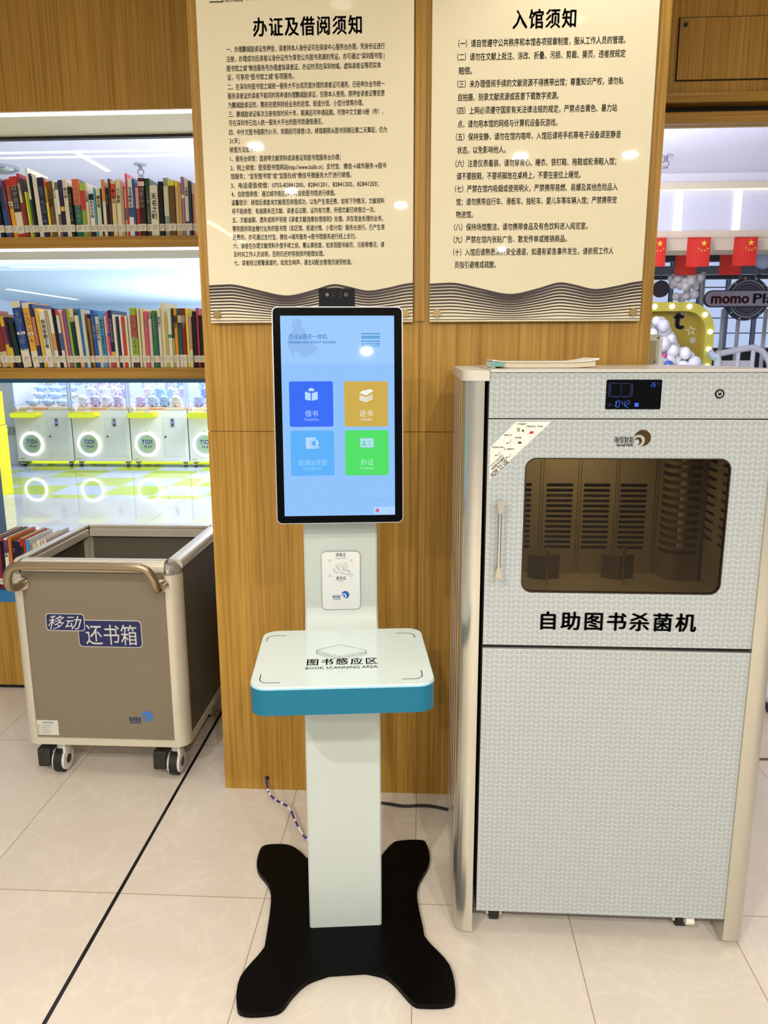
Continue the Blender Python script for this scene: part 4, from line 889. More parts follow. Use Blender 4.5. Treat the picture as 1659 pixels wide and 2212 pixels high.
# lower door, upper door, control fascia
FR=M('d9d8d0',.25,.4)
def edge(par,x0,x1,z0,z1): 
    MB().plate([(x0-.0009,z0-.0009),(x1+.0009,z0-.0009),(x1+.0009,z1+.0009),(x0-.0009,z1+.0009)],[[(x0,z0),(x1,z0),(x1,z1),(x0,z1)]],(0,SY+.010,0),XZ,.0095).build('edge_trim',FR,par)
ld=MB().box(DX0,DX1,SY,SY+.010,.074,.763).build('lower_door',CHEV,sz); edge(ld,DX0,DX1,.074,.763)
wx0,wx1,wz0,wz1=.2175,.6565,.9005,1.2055
WR=rrect(wx0,wx1,wz0,wz1,.024,8)
ud=MB().plate([(DX0,.775),(DX1,.775),(DX1,1.2880),(DX0,1.2880)],[WR],(0,SY+.010,0),XZ,.010).build('upper_door',CHEV,sz); edge(ud,DX0,DX1,.775,1.2880)
MB().plate(rrect(wx0+.0005,wx1-.0005,wz0+.0005,wz1-.0005,.024,8),[],(0,SY+.008,0),XZ,.004).build('window_glass',TINT,ud)
MB().plate(rrect(wx0-.0005,wx1+.0005,wz0-.0005,wz1+.0005,.0245,8),[rrect(wx0+.0022,wx1-.0022,wz0+.0022,wz1-.0022,.022,8)],(0,SY+.009,0),XZ,.0096).build('window_rim',M('2c2118',.35,.3),ud)
cf=MB().box(DX0,DX1,SY,SY+.010,1.2925,AZ1-.006).build('control_fascia',CHEV,sz); edge(cf,DX0,DX1,1.2925,AZ1-.006)
def F(px,py): p=at(px,py,Y=SY); return p.x,p.z
FO=(0,SY,0)
# lcd
a,b=F(1310.5,820),F(1426,884)
lc=MB().plate(rrect(a[0],b[0],b[1],a[1],.003),[],FO,XZ,.0012).build('display_panel',M('030304',.08,spec=.2),cf)
LB=M('2f62e0',.4,emit=.9); LB2=M('1c3f9c',.4,emit=.55)
LO=(0,SY-.0012,0); f=lambda u,v:(a[0]+(b[0]-a[0])*u,b[1]+(a[1]-b[1])*v)
m=MB()
for pts in ([(.06,.90),(.06,.47),(.15,.44),(.24,.43),(.27,.47),(.30,.43),(.39,.44),(.46,.47),(.46,.90),(.39,.87),(.31,.88),(.27,.84),(.23,.88),(.15,.87),(.06,.90)],[(.27,.84),(.27,.47)],[(.08,.86),(.08,.49)],[(.44,.86),(.44,.49)],[(.045,.84),(.045,.44),(.24,.40)],[(.475,.84),(.475,.44),(.30,.40)]): m.ribbon([f(*p) for p in pts],.0007,LO,XZ)
m.build('book_symbol',LB2,lc)
seg=MB()
def digit(ch,x,y,w,h):
    S7={'0':'abcdef','1':'bc','2':'abged','4':'fgbc','6':'afgcde'}[ch]; g=.0008; sl=h*.10
    P={'a':((0,1),(1,1)),'b':((1,1),(1,.5)),'c':((1,.5),(1,0)),'d':((0,0),(1,0)),'e':((0,0),(0,.5)),'f':((0,.5),(0,1)),'g':((0,.5),(1,.5))}
    for s in S7:
        (x0,y0),(x1,y1)=P[s]; A=Vector((x+x0*w+y0*sl,y+y0*h)); B=Vector((x+x1*w+y1*sl,y+y1*h)); d=(B-A).normalized()*g; seg.ribbon([A+d,B-d],.0013,LO,XZ)
q=f(.155,.07)
for i,chn in enumerate('10'): digit(chn,q[0]+[-.0035,.0045][i],q[1],.0062,.0135)
for i,chn in enumerate('42'): digit(chn,q[0]+.0160+.0090*i,q[1],.0062,.0135)
q=f(.80,.76)
for i,chn in enumerate('26'): digit(chn,q[0]+.0056*i,q[1],.0036,.0085)
seg.text('°C',(q[0]+.0125,LO[1],q[1]+.0045),XZ,.005)
seg.build('digits',LB,lc)
q=f(.565,.15); MB().prism([(q[0]-.004,q[1]-.004),(q[0]+.004,q[1]-.004),(q[0]+.004,q[1]+.004),(q[0]-.004,q[1]+.004)],LO,XZ,.0003).build('square_symbol',M('2d66ff',.4,emit=1.1),lc)
q=f(.075,.15); MB().ribbon(arc(q[0],q[1],.003,110,430,16),.0008,LO,XZ).ribbon([(q[0],q[1]),(q[0],q[1]+.0045)],.0007,LO,XZ).build('timer_symbol',LB2,lc)
# power button
q=F(1554,850.5); pb=MB().cyl((q[0],SY-.001,q[1]),.0098,.002,'Y',32).build('power_button',M('15110e',.3),cf)
MB().ribbon(arc(q[0],q[1],.0052,120,420,24),.0015,(0,SY-.002,0),XZ).ribbon([(q[0],q[1]+.001),(q[0],q[1]+.0068)],.0015,(0,SY-.002,0),XZ).build('power_symbol',M('e6e6e0',.4),pb)
# instruction sticker
st=[F(*p) for p in ((1114,912),(1190.5,911),(1057.5,1036),(1059,966))]
sk=MB().prism(st[::-1],FO,XZ,.0006).build('instruction_sticker',M('ddd9cf',.35),ud)
SO_=(0,SY-.0006,0); m=MB(); m2=MB(); m3=MB(); m4=MB()
items=[((1124.5,928.5),'打开杀菌室门',(1127,916)),((1148,934),'消毒灯熄灭后，把书取出',(1155,921)),((1098.5,952.5),'把图书打开',(1097.5,940)),((1122.5,958.5),'按开始键',(1119,945.5)),((1074,979),'把书固定在书架上',(1076,966)),((1097.5,983.5),'关上杀菌室的门',(1100,970))]
for (cxy,s,txy) in items:
    c=F(*cxy); m.plate(circ(c[0],c[1],.0109,28),[circ(c[0],c[1],.0104,28)],SO_,XZ,.0002); q=F(*txy); m2.text(s,(q[0],SO_[1],q[1]-.0012),XZ,.0036,.0034*len(s) if len(s)<9 else .0032*len(s),'C',.02)
for k,(cxy,_,_) in enumerate(items):
    c=F(*cxy)
    if k==0: m3.prism([(c[0]-.008,c[1]-.003),(c[0]-.001,c[1]-.005),(c[0]-.001,c[1]+.004),(c[0]-.008,c[1]+.005)],SO_,XZ,.0002); m2.prism([(c[0]+.002,c[1]-.004),(c[0]+.008,c[1]-.004),(c[0]+.006,c[1]+.001),(c[0]+.004,c[1]+.001)],SO_,XZ,.0002)
    elif k==1: m4.prism([(c[0]-.006,c[1]-.003),(c[0]+.003,c[1]-.003),(c[0]+.006,c[1]+.002),(c[0]-.002,c[1]+.003)],SO_,XZ,.0002)
    elif k==3: m2.prism([(c[0]-.004,c[1]),(c[0]+.004,c[1]),(c[0]+.004,c[1]+.003),(c[0],c[1]+.006),(c[0]-.004,c[1]+.003)],SO_,XZ,.0002)
    else: m2.ribbon([(c[0]-.003,c[1]-.005),(c[0]+.004,c[1]-.003),(c[0]+.005,c[1]+.004)],.001,SO_,XZ); m2.prism([(c[0]-.005,c[1]-.006),(c[0]-.001,c[1]-.006),(c[0]-.003,c[1]-.002)],SO_,XZ,.0002)
m.build('circle_outline',M('d8a890',.5),sk); m2.build('sticker_print',M('3a2c22',.5),sk); m3.build('picture_print',M('7c9a6a',.5),sk); m4.build('red_book_print',M('b01c24',.5),sk)
q=F(1064,1031); an=math.atan2(st[1][1]-st[2][1],st[1][0]-st[2][0]); ca,sa=math.cos(an),math.sin(an)
DB=(Vector((ca,0,sa)),Vector((-sa,0,ca)),Vector((0,-1,0)))
m=MB(); m.text('HOW TO USE',(q[0],SO_[1],q[1]),DB,.0135,.048,'L',.03)
q2=Vector((q[0],SO_[1],q[1]))+DB[1]*.0115+DB[0]*.0105; m.text('自助图书杀菌机',q2,DB,.0068,.038,'L',.02); m.text('BOOK STERILIZER',q2+DB[1]*.0075+DB[0]*.004,DB,.0055,.034,'L',.01)
m.build('sticker_lettering',M('17120e',.4),sk)
# maker's logo in bronze
q=F(1388,946); m=MB(); wave_mark(m,(q[0],SY,q[1]),XZ,.0175); q=F(1326,957); m.text('海恒智能',(q[0],SY,q[1]+.001),XZ,.0155,.042,'L',.01); q=F(1331,964); m.text('SEAEVER',(q[0],SY,q[1]),XZ,.0078,.036,'L',.03)
m.build('maker_logo',M('5c4526',.25,.7),ud)
a=F(1168,1355); b=F(1502,1360); m=MB().text('自助图书杀菌机',(a[0],SY,a[1]-.001),XZ,.046,b[0]-a[0],'L',.035,space=1.2); m.build('door_lettering',M('0b0d14',.3),ud)
# handle
hx=F(1076,1075); h0=hx[1]; h1=F(1073,1240)[1]; x=F(1076,1150)[0]
hd=MB().tube([(x,SY-.032,h0-.025),(x,SY-.032,h1+.022)],.0042,14).build('door_handle',M('c6c4be',.18,.95),ud,60)
for z0,z1 in ((h0,h0-.028),(h1,h1+.024)):
    lo,hi=min(z0,z1),max(z0,z1); s=1 if z0>z1 else -1
    m=MB().prism([(x-.0075,z0),(x+.0075,z0),(x+.004,z1),(x-.004,z1)][::-1] if s>0 else [(x-.0075,z0),(x+.0075,z0),(x+.004,z1),(x-.004,z1)],(0,SY-.026,0),XZ,.012); m.box(x-.004,x+.004,SY-.03,SY,min(z0,z1)+.008,min(z0,z1)+.018); bmesh.ops.recalc_face_normals(m.bm,faces=m.bm.faces); m.build('handle_mount',M('b9b3a6',.3,.8),hd)
# chamber
CHM=M('9a917f',.38,.35); CB=1.935; cxl,cxr,czb,czt=.157,.690,.868,1.255
def capsule(cx,cz,w,h):
    r=h/2; return arc(cx+w/2-r,cz,r,-90,90,6)+arc(cx-w/2+r,cz,r,90,270,6)
holes=[]
zs=[at(1260,py,Y=CB).z for py in (1048,1236*0+1182)]
n=13
def bx(px): return at(px,1110,Y=CB).x
for pc in (1118,1207,1287,1366):
    c=bx(pc); 
    for k in range(n): holes.append(capsule(c,zs[0]+(zs[1]-zs[0])*k/(n-1),.068,.0085))
bw=MB().plate([(cxl,czb),(cxr,czb),(cxr,czt),(cxl,czt)],holes,(0,CB+.003,0),XZ,.003).build('chamber_back',CHM,sz)
sm=MB()
for px in (1165,1171,1246,1252,1327,1333,1412,1418): p=bx(px); sm.box(p-.0007,p+.0007,CB-.0008,CB,czb,czt)
sm.build('panel_seam',M('4a4030',.6),bw)
MB().box(cxl,cxr,CB+.03,CB+.035,czb,czt).build('back_void',M('2a241a',.7),bw)
sh=[]
def sidehole(y,k): return capsule(y,.985+.021*k,.055,.0075)
SIDEB=(Vector((0,1,0)),Vector((0,0,1)),Vector((1,0,0)))
for xx,s in ((cxr,0),(cxl-.003,1)):
    MB().plate([(SY+.014,czb),(CB,czb),(CB,czt),(SY+.014,czt)],[sidehole(y,k) for y in (1.76,1.85) for k in range(11)],(xx,0,0),SIDEB,.003).build('chamber_side',CHM,sz)
MB().box(cxl,cxr,SY+.014,CB,czb-.003,czb).build('chamber_floor',CHM,sz); MB().box(cxl,cxr,SY+.014,CB+.03,czt,czt+.003).build('chamber_roof',CHM,sz)
gr=MB()
for k in range(34): gr.box(wx0+.012+k*.0112,wx0+.018+k*.0112,SY+.032,SY+.062,czb+.001,czb+.0025)
gr.build('floor_grille',M('1d1913',.6),sz)
# rounded corner housing with slots, lamp inside
hx0,hx1=.598,.682
O=MB(); R=.032
def hp(t):  # horizontal section: front face then round to the left side
    return t
sec=[(hx1,CB-.062)]+[(hx0+R-R*math.sin(math.radians(t)),CB-.062+R-R*math.cos(math.radians(t))) for t in range(0,91,10)]+[(hx0,CB)]
zz=[czb+.0]; k=0
z_0=.935; pitch=.0195
levels=[(czb,z_0)]
while z_0+pitch<czt: levels.append((z_0+.0105,z_0+pitch)); z_0+=pitch
levels.append((z_0+.0105,czt))
for (za,zb_) in levels:
    if zb_<=za: continue
    A=[O.bm.verts.new((p[0],p[1],za)) for p in sec]; B=[O.bm.verts.new((p[0],p[1],zb_)) for p in sec]
    for i in range(len(sec)-1): O.bm.faces.new((A[i],B[i],B[i+1],A[i+1]))
A=0
for (xa,xb) in ((hx0,hx0),):
    pass
O.box(hx1-.008,hx1,CB-.063,CB-.060,czb,czt).box(hx0-.001,hx0+.001,CB-.012,CB,czb,czt)
hs=O.build('lamp_housing',M('7f745c',.4,.3),sz); md=hs.modifiers.new('thickness','SOLIDIFY'); md.thickness=.0015
MB().cyl((.648,CB-.022,1.09),.011,.30,'Z',16).build('lamp_tube',M('d8d8d0',.15,.3),hs,40)
# book stands: bent plate + rod
for px in (1180,1344):
    p=at(px,1262,Z=czb)
    bsn=MB(); 
    xa,xb=p.x-.036,p.x+.036; y_=p.y+.035
    bsn.prism([(xa-.004,y_+.02),(xa,y_+.018),(p.x,y_),(xb,y_+.018),(xb+.004,y_+.02),(xb,y_+.022),(p.x,y_+.004),(xa,y_+.022)][::-1],(0,0,czb),XY,.062)
    bmesh.ops.recalc_face_normals(bsn.bm,faces=bsn.bm.faces)
    b_=bsn.build('book_stand',M('6c6352',.35,.6),sz); MB().tube([(p.x,p.y-.005,czb),(p.x-.002,p.y-.005,czb+.088)],.0026,10).ball((p.x-.002,p.y-.005,czb+.09),.005).build('stand_rod',M('a39a86',.2,.9),b_,60)
lamp('chamber_fill','AREA',(.36,1.80,1.25),2.6,(1,.94,.82),.25,size_y=.03)  # added fill to brighten the chamber behind the tinted window
# castors
for x,y,sw in ((.185,1.74,0),(.655,1.74,1),(.185,2.16,0),(.655,2.16,1)):
    c=MB().box(x-.022,x+.022,y-.022,y+.022,.052,.071,.003).build('caster',M('c8c3b4',.4),sz)
    MB().cyl((x,y-.01,.026),.026,.022,'X',24).build('wheel',M('17150f',.6),c,40)
    MB().box(x-.020,x-.013,y-.026,y+.014,.018,.056,.003).box(x+.013,x+.020,y-.026,y+.014,.018,.056,.003).build('fork',M('d8d2c0',.4),c)
    if sw: MB().cyl((x+.012,y-.045,.042),.013,.02,'X',16).build('brake_tab',M('e6e0d0',.4),c,40)
# ------------------------------------------------------------------ things around the sterilizer
bk0=thing('magazine','old curled magazine lying on top of the sterilizer','magazine',(.26,1.9,1.395))
ZT=AZ1+.002
def sheet(z0,z1,x0,x1,y0,y1,cl,nx=12):
    m=MB(); top=[];bot=[]
    for i in range(nx+1):
        u=i/nx; x=x0+(x1-x0)*u; dz=cl*max(0,(u-.75)/.25)**2+cl*.6*max(0,(.18-u)/.18)**2
        top.append((x,z1+dz)); bot.append((x,z0+dz*.7))
    m.prism((bot+top[::-1]),(0,y1,0),XZ,y1-y0); bmesh.ops.recalc_face_normals(m.bm,faces=m.bm.faces); return m
sheet(ZT+.0010,ZT+.013,.158,.385,1.79,1.96,.006).build('pages',M('cfc3ab',.8),bk0)
sheet(ZT+.013,ZT+.0145,.150,.392,1.785,1.965,.008).build('cover',M('d8d6cc',.5),bk0)
MB().box(.150,.158,1.787,1.963,ZT+.001,ZT+.0145).build('spine',M('cfd6d2',.5),bk0)
MB().box(.1485,.178,1.7835,1.785,ZT+.004,ZT+.013).build('printed_corner',M('5f9c92',.5),bk0)
t=thing('upright_terminal','grey and white upright machine edge behind the sterilizer beside the oak pier','terminal',(.75,2.62,0))
a=at(1401,722,Y=2.55); b=at(1421,800,Y=2.55); c=at(1432,800,Y=2.55)
MB().box(a.x-.03,b.x,2.55,2.75,0,a.z,.006).build('body',M('c9c2b2',.35,.4),t); MB().box(b.x,c.x,2.57,2.75,0,a.z-.01,.004).build('side_panel',M('dfddd6',.4),t)
MB().box(a.x+.004,b.x-.01,2.549,2.552,.5,a.z-.02).build('recess',M('9c8d6c',.4,.5),t); MB().cyl((b.x-.006,2.549,a.z-.012),.003,.003,'Y',12).cyl((b.x-.012,2.548,1.40),.003,.003,'Y',12).build('screw',M('5a5040',.3,.8),t)
q=at(1668,1520,Z=.04); t=thing('chair_base','white wheeled chair foot at the right edge of the photo','chair',(q.x+.06,q.y,0))
MB().box(q.x-.035,q.x+.3,q.y-.03,q.y+.05,.05,.085,.015,3).build('foot_arm',M('cfcfe2',.35),t,50); MB().cyl((q.x+.0,q.y,.025),.025,.03,'X',20).build('wheel',M('202028',.5),t,40)
MB().tube([(q.x+.27,q.y+.01,.08),(q.x+.27,q.y+.01,.42)],.02,12).build('post',M('b0b0c0',.3,.6),t,60); MB().cyl((q.x+.27,q.y+.01,.45),.19,.06).build('seat',M('c8c8da',.5),t,60)

# ------------------------------------------------------------------ books
NAMES={}
def shade(h,f):
    h=h.lstrip('#'); return ''.join('%02x'%max(0,min(255,int(int(h[i:i+2],16)*f))) for i in (0,2,4))
BOOKS=[]
def book(xl,xr,z,h,yf,dep,lean,col,bands,title,tcol,desc,shelf,sticker=True,tlen=None,t0=.14):
    w_=max(.006,xr-xl-.0012); x=(xl+xr)/2
    m=MB(); cm=M(col,.45,spec=.25)
    m.box(-w_/2,w_/2,0,.0025,0,h,.0008,1).box(-w_/2,-w_/2+.0014,.0015,dep,0,h).box(w_/2-.0014,w_/2,.0015,dep,0,h)
    o=m.build('book',cm); o.location=(x,yf,z); o.rotation_euler=(0,-math.radians(lean),0)
    MB().box(-w_/2+.0014,w_/2-.0014,.0025,dep-.003,.003,h-.003).build('pages',M('d9cfb6',.8),o,None,False)
    for (v0,v1,c) in bands: MB().box(-w_/2-.0001,w_/2+.0001,-.0003,.004,h*v0+.0003,h*v1-.0003).build('spine_band',M(c,.42),o,None,False)
    if sticker:
        s=MB().box(-w_/2-.0003,w_/2+.0003,-.0007,.008,.020,.046).build('call_label',M('d6d0b8',.4),o,None,False)
        g=MB()
        for k in range(3): g.ribbon([(-w_*.28,.039-.0055*k),(w_*(.28 if k<2 else .1),.039-.0055*k)],.0016,(0,-.0008,0),XZ)
        g.build('label_print',M('4c4638',.6),s,None,False)
    if title:
        n=len(title); sz_=min(w_*.78,h*(tlen or .62)/n/1.05); mb=MB(); zt_=h*(1-t0)
        for i,chn in enumerate(title): mb.text(chn,(0,-.0004,zt_-sz_*(i+.88)*1.05),XZ,sz_,None,'C',.02,off=.0006)
        mb.build('spine_title',M(tcol or 'f0ece0',.5),o,None,False)
    BOOKS.append((o,desc,shelf)); return o
K=7.213
# (left, right on the shelf, top of the spine -- in enlarged photo units, colour, bands, title, title colour, look)
TOP1=[(20,90,300,'14141e',[(.55,.8,'1d3c60')],'','','black and dark blue'),(95,155,520,'1e5a8c',[(.6,1,'0f2f54')],'','','bright blue'),(155,212,365,'5f3550',[],'孩子的提问','d8c8d0','plum purple'),(214,282,335,'d89a20',[(.62,1,'b8281c'),(.55,.62,'e6d8b0')],'最有趣的秘密','f0d890','red and amber'),(286,395,300,'d8cdb4',[(.84,1,'b8281c'),(.42,.84,'17131a'),(0,.07,'b41c20')],'科学百科','f4f4f0','thick red, black and cream'),(397,440,248,'a8282c',[(.55,.85,'d8c890')],'分享大全','f0e0a0','red and straw'),(441,480,330,'5d3d2c',[(.7,1,'1e3458')],'','','brown with a blue top'),(488,520,540,'e0d828',[],'','','thin lemon yellow'),(521,546,560,'7ea83c',[],'','','thin grass green'),(547,582,160,'d4d8c4',[(0,.55,'24382c')],'','','very tall pale and dark green'),(584,615,250,'16181a',[],'','c8c8c0','narrow black'),(618,690,275,'d8d2bc',[],'','','tall off-white'),(692,788,315,'1d2440',[],'你想飞吗像鸟一样','b8bccc','thick navy'),(790,826,345,'c89a2c',[(.88,1,'d8482c'),(.1,.6,'e0cc40')],'','','orange and yellow'),(828,908,380,'6e5020',[],'二十四史','2c1c08','golden brown'),(909,950,350,'cad4c0',[],'汉字人不同','4c5c54','pale mint'),(951,996,385,'7a6a58',[(.42,.86,'e0dcc8')],'','','grey-brown and white'),(997,1058,355,'2c2240',[(.72,1,'1d2258'),(.46,.54,'d0b050')],'','c8b8d8','dark violet'),(1060,1130,340,'d4cdb0',[],'弟子规','5c3c2c','cream with a red oval'),(1132,1190,465,'1e1f1c',[],'世界美术名作二十讲','c8c4b4','short black'),(1193,1306,335,'0f6454',[(.56,1,'d4642c')],'常用英语单词王','f4e8d8','wide orange and green'),(1308,1382,400,'8a9c34',[(.86,1,'a0bc2c'),(.5,.86,'b83024')],'','','red and olive'),(1384,1430,395,'d0c6aa',[(0,.22,'8c6840')],'人生的智慧','5c4c3c','beige with a brown foot'),(1432,1500,570,'1c2630',[(.26,.86,'e2dcc8')],'童话百宝箱','3c3428','short black and white'),(1502,1532,470,'5ca0bc',[],'','','narrow sky blue'),(1534,1612,480,'c4d0a8',[],'魔法姐','b04838','pale green')]
TOP2=[(98,118,345,'181a18',[],'','','thin black'),(120,172,205,'d8cdb4',[(.62,1,'d08030')],'','a05838','orange and cream'),(174,215,330,'191c30',[],'拉下大时代','c0c4d4','midnight blue'),(216,252,190,'5c3420',[],'','d8c0a0','narrow brown'),(254,322,225,'d6c48c',[(.7,.95,'c83c28')],'猎人笔记','2c2014','straw yellow with red'),(324,398,190,'d6ccac',[],'人工智能','1c1c18','tall cream'),(400,450,310,'b49870',[],'','3c3024','tan'),(452,482,340,'d8a894',[(.35,.6,'4c6470')],'','','salmon pink'),(484,508,105,'c8384c',[],'','','tall thin crimson'),(510,585,180,'dcd8cc',[(.34,.5,'24507c')],'宝宝睡眠全书','5c5c58','white with a blue patch'),(587,622,185,'245c94',[],'','c8d8e8','narrow royal blue'),(624,682,290,'b42430',[(.55,.96,'d89088')],'','','cherry red'),(684,782,180,'3c1418',[(.86,.94,'d8b8b0')],'创富圣经','e8dcc8','wide maroon'),(784,856,182,'1e4824',[],'一本书读懂人力资源管理','d8e0d0','dark green'),(860,982,300,'d8d4bc',[],'无名之町','34342c','thick white'),(984,1056,232,'0e0e10',[],'','3c3c40','plain black'),(1060,1136,170,'8c9c88',[(.35,.86,'cfc9a4')],'','5c5c4c','sage green'),(1144,1244,215,'604820',[(.9,1,'d8c82c')],'','2c1c0c','brown with a yellow top'),(1246,1300,228,'c4ac78',[(.9,1,'dccc30')],'','5c4c2c','sand with a yellow top'),(1302,1334,290,'d8b048',[],'','8c5c1c','golden yellow'),(1336,1388,158,'9c7494',[(.64,.7,'d8d0c0'),(.16,.22,'3c8c58')],'','4c2c5c','mauve'),(1391,1450,190,'d2d0c0',[(.16,.26,'1c1c20')],'元曲选','24241c','white with a black foot'),(1452,1496,225,'2c3450',[(.85,1,'24201c')],'','','slate blue'),(1498,1528,255,'c87850',[(.8,1,'d8b8a0')],'','8c3c24','peach orange'),(1530,1556,255,'cdbf9a',[],'','','thin beige')]
MID1=[(-75,30,300,'8c4420',[(0,.4,'c8b890')],'','','big rust brown'),(32,145,360,'7a3420',[(0,.3,'c0ac80')],'','','thick chestnut and cream'),(148,212,385,'d0a838',[(.45,.8,'7c2444')],'','4c2c1c','mustard and maroon'),(214,262,400,'2c1f2c',[(.2,.4,'c8b440')],'','','black and purple'),(264,340,470,'20302c',[],'','','dark teal grey'),(366,492,155,'22468c',[(.9,1,'d4ceb0'),(0,.28,'d4ceb0'),(.5,.54,'d8d4c4')],'十万个为什么','f0f0ec','big navy encyclopedia'),(536,632,180,'d89c30',[(.92,1,'d4ceb0'),(0,.26,'d4ceb0'),(.5,.54,'e0d8c0')],'十万个为什么','f4ecd4','big orange encyclopedia'),(634,682,195,'22306c',[(.35,.8,'b0705c')],'','e0c8c8','indigo and rose'),(684,742,265,'d8b038',[],'','7c4c10','yellow'),(746,838,312,'d8d4c2',[],'我是答题王者','2c2c24','wide off-white'),(840,880,280,'b0a484',[],'','','khaki'),(882,940,290,'dcd8c8',[(.3,.6,'c88c50')],'','4c4c44','white with an orange spot'),(944,998,265,'15171c',[],'','9ca0a8','black'),(1000,1048,285,'d4d0c0',[(.9,1,'c8384c'),(.3,.6,'3c5c90')],'','','white, red and blue'),(1064,1100,300,'d89c84',[],'','8c4c34','salmon'),(1102,1152,270,'8c5484',[],'','d8c0d4','violet'),(1154,1196,268,'88ac3c',[],'','','lime green'),(1200,1262,265,'16382c',[(.78,1,'cfc48c')],'经典','e8e4d4','bottle green with cream top'),(1264,1330,375,'d8ceb0',[(0,.12,'d8a080')],'','4c4438','ivory and peach'),(1332,1368,262,'2c6ca8',[],'','e0ecf4','azure blue'),(1370,1424,285,'b8c4b4',[],'','5c6c60','grey green'),(1426,1458,350,'3c2418',[(.7,1,'6c2c1c')],'','','dark brown'),(1459,1498,420,'8c6c30',[],'','','bronze brown'),(1500,1562,292,'2858a0',[],'了不起的文字','f0f4f4','cobalt blue'),(1564,1620,390,'c4c0b0',[],'今天你学了吗','2c2c28','grey')]
MID2=[(70,136,230,'4c98c4',[],'孩子别人不知道的冷知识','24405c','sky blue'),(138,174,305,'d4b890',[(.3,.6,'c88c70')],'','','apricot'),(176,216,235,'b84c84',[(.55,.62,'4c3c8c')],'','','magenta'),(218,276,220,'1c2444',[(0,.16,'a83420'),(.2,.28,'d0a838')],'星空里的科学故事','e0e4f0','star-patterned navy'),(278,320,290,'dcd6c0',[],'','4c4c40','narrow ivory'),(322,362,315,'1e2c44',[],'','','ink blue'),(364,402,310,'dccfc0',[(0,.2,'d8b0a0')],'','3c3430','cream pink'),(404,456,310,'c03c24',[],'读书时代','e8d4c0','vermilion red'),(458,496,315,'ccd2bc',[],'','4c5c4c','pale celadon'),(498,534,318,'d8dac8',[],'','4c4c44','chalk white'),(536,636,182,'8cac30',[(.5,.88,'a83c24'),(0,.12,'3c1c18')],'写给孩子的艺术史','f0e4d0','wide lime green'),(640,682,190,'cfc6a4',[],'','6c5c44','narrow parchment'),(684,738,190,'d0c498',[],'','5c4c30','parchment and tan'),(748,802,235,'d0546c',[],'魔法师','f4dce0','rose pink'),(804,854,275,'8c8c84',[(0,.9,'c4c0b4')],'','','grey and white'),(856,906,225,'3c7c2c',[],'我的世界名著','e0ecd4','leaf green'),(908,944,330,'2c6474',[],'','','petrol blue'),(946,996,190,'d8d2b8',[],'魅力种子','24201c','cream'),(998,1052,102,'d4cda8',[],'','5c5440','very tall pale yellow'),(1056,1106,305,'b8a858',[],'','4c4420','khaki yellow'),(1108,1166,186,'d6d6c4',[(.5,.56,'3c7c5c')],'','6c6c60','white and green'),(1168,1200,190,'1c4434',[(0,.5,'a89c58')],'','','forest green and straw'),(1202,1256,190,'d08c2c',[(.76,.88,'3c1c14'),(0,.22,'d8d0b8')],'二十四史','5c2c10','orange history'),(1260,1316,190,'14584c',[(.76,.88,'d0d86c'),(0,.22,'d8d0b8')],'二十四史','0c302c','teal history'),(1320,1376,190,'8c1c30',[(.76,.88,'a884b0'),(0,.22,'d8d0b8')],'二十四史','f0dcd8','wine red history'),(1380,1420,186,'e0d430',[],'','6c6410','lemon yellow'),(1422,1472,320,'b89488',[(0,.35,'d8ccb0')],'','','dusty pink'),(1478,1538,235,'121316',[],'','7c8088','black and matt'),(1544,1582,185,'b03048',[],'','e8c8cc','crimson'),(1584,1640,300,'0e0e10',[],'','','wide black')]
YF=3.025
def row(T,ox,oy,z,shelf,leanf,basey,dmin=.13):
    for (a,b,ty,col,bands,title,tc,desc) in T:
        pl=at(ox+a/K,basey,Y=YF); pr=at(ox+b/K,basey,Y=YF)
        ln=leanf(ox+(a+b)/2/K)
        top=at(ox+(a+b)/2/K-14,oy+ty/K,Y=YF)
        h=(top.z-z)/math.cos(math.radians(ln))
        book(pl.x,pr.x,z+.0006+max(0,math.sin(math.radians(ln)))*(pr.x-pl.x)/2,h,YF+random.uniform(-.004,.006),random.uniform(dmin,.155)+max(0,h-.2)*.5,ln,col,bands,title,tc,desc,shelf)
ZA=1.869; ZB=1.375; ZC=.449
by1=829; 
def basepx(z,px): 
    # photo row of the shelf edge under the books
    lo,hi=0,2212
    for _ in range(40):
        mid=(lo+hi)/2
        if at(px,mid,Y=YF).z>z: lo=mid
        else: hi=mid
    return lo
l1=lambda px:max(-.3,5.5-5.5*px/230)*-1
l2=lambda px:max(.3,8.0-8.0*px/330)*-1
row(TOP1,0,340,ZA,'top shelf',lambda p:-l1(p),basepx(ZA,200)); row(TOP2,210,360,ZA,'top shelf',lambda p:-l1(p),basepx(ZA,300))
row(MID1,0,630,ZB,'middle shelf',lambda p:-l2(p),basepx(ZB,150)); row(MID2,215,640,ZB,'middle shelf',lambda p:-l2(p),basepx(ZB,330))
K=8.295
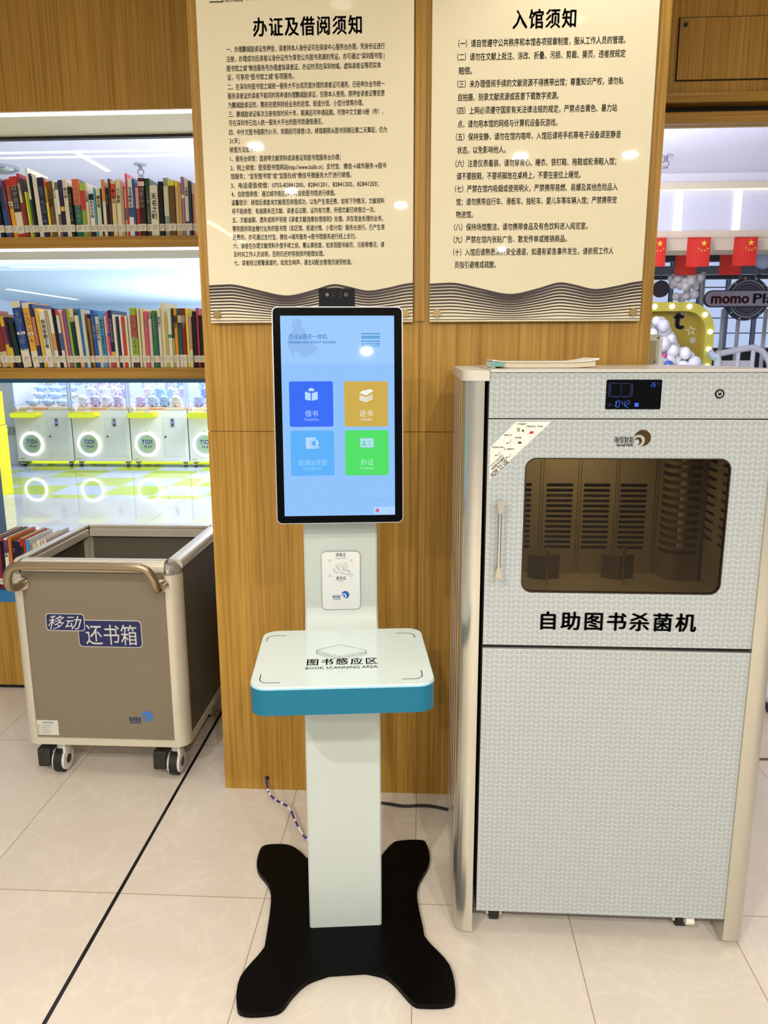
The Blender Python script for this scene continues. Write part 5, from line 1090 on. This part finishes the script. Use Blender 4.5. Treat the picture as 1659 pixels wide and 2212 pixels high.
LOW=[(-70,14,340,'4c1c28',[],'','','dark wine'),(16,76,345,'7c1f38',[(.9,1,'34141c')],'','d8b8b0','maroon'),(80,132,342,'171418',[(.93,1,'a02c3c')],'','6c6468','black with a red top'),(137,206,357,'dcd8cc',[(.72,.97,'6c3c68')],'人文经典','4c3c30','white with a purple top'),(215,272,338,'c46c28',[(.1,.4,'d8a030')],'','3c1c0c','orange'),(285,340,410,'18161c',[],'设计','e0dcd4','black'),(344,432,415,'1f1a34',[],'','c8b8d0','dark indigo'),(436,488,357,'d8c490',[(.85,1,'b02830'),(.55,.85,'1c1818')],'','','red, black and tan'),(494,538,375,'b83024',[(.1,.4,'d0b040')],'','','red and yellow'),(542,602,382,'d8d8d0',[(.4,1,'3c8cc4')],'','e8f0f4','sky blue and white'),(655,738,452,'c8bc9c',[],'','','short beige'),(740,798,398,'dcd8cc',[(.3,.85,'e4dccc')],'','8c2c24','white'),(800,858,395,'cbb490',[],'','8c3c24','light tan'),(862,910,365,'d6cfc0',[],'','','thick cream'),(914,960,420,'8c2428',[],'','','brick red')]
for (a,b,ty,col,bands,title,tc,desc) in LOW:
    by=basepx(ZC,60); pl=at(a/K,by,Y=3.02); pr=at(b/K,by,Y=3.02); top=at((a+b)/2/K-9,1120+ty/K,Y=3.02)
    book(pl.x,pr.x,ZC+.0005,top.z-ZC,3.02,.21,-1.0 if a<300 else 0,col,bands,title,tc,desc,'bottom shelf')
# two lying on the bottom shelf
o=MB().box(-.07,.07,-.10,.10,0,.002).box(-.07,.07,-.10,.10,.20,.2025).box(-.07,-.067,-.10,.10,0,.2025).build('book',M('b8a440',.5)); o.location=(-1.335,3.16,ZC+.0005); MB().box(-.066,.068,-.098,.098,.002,.20).build('pages',M('c8b860',.8),o,None,False)
tag(o,'thick olive yellow book block on the bottom shelf behind the cart rim','book',group='books on the bottom shelf')
o=MB().box(-.10,.10,-.075,.075,0,.003).build('booklet',M('b4c8e0',.4)); o.location=(-1.32,3.16,ZC+.2032); o.rotation_euler=(0,0,.15); MB().box(-.05,.06,-.04,.04,.003,.0034).build('cover_picture',M('d4e2f0',.4),o,None,False)
tag(o,'thin pale blue booklet lying flat on the olive yellow book','booklet')
# labels of the standing books: look first, then the neighbours
for sh in ('top shelf','middle shelf','bottom shelf'):
    R=[(o,d) for o,d,s in BOOKS if s==sh]
    R.sort(key=lambda q:q[0].location.x)
    for i,(o,d) in enumerate(R):
        o['category']='book'; o['group']='books on the %s'%sh
        l=R[i-1][1] if i else None; r=R[i+1][1] if i+1<len(R) else None
        if l: lab='%s book on the %s, right of the %s one'%(d,sh,l)
        else: lab='%s book at the left end of the %s'%(d,sh)
        if len(lab.split())>16: lab='%s book, %s, after the %s'%(d,sh,l)
        o['label']=lab
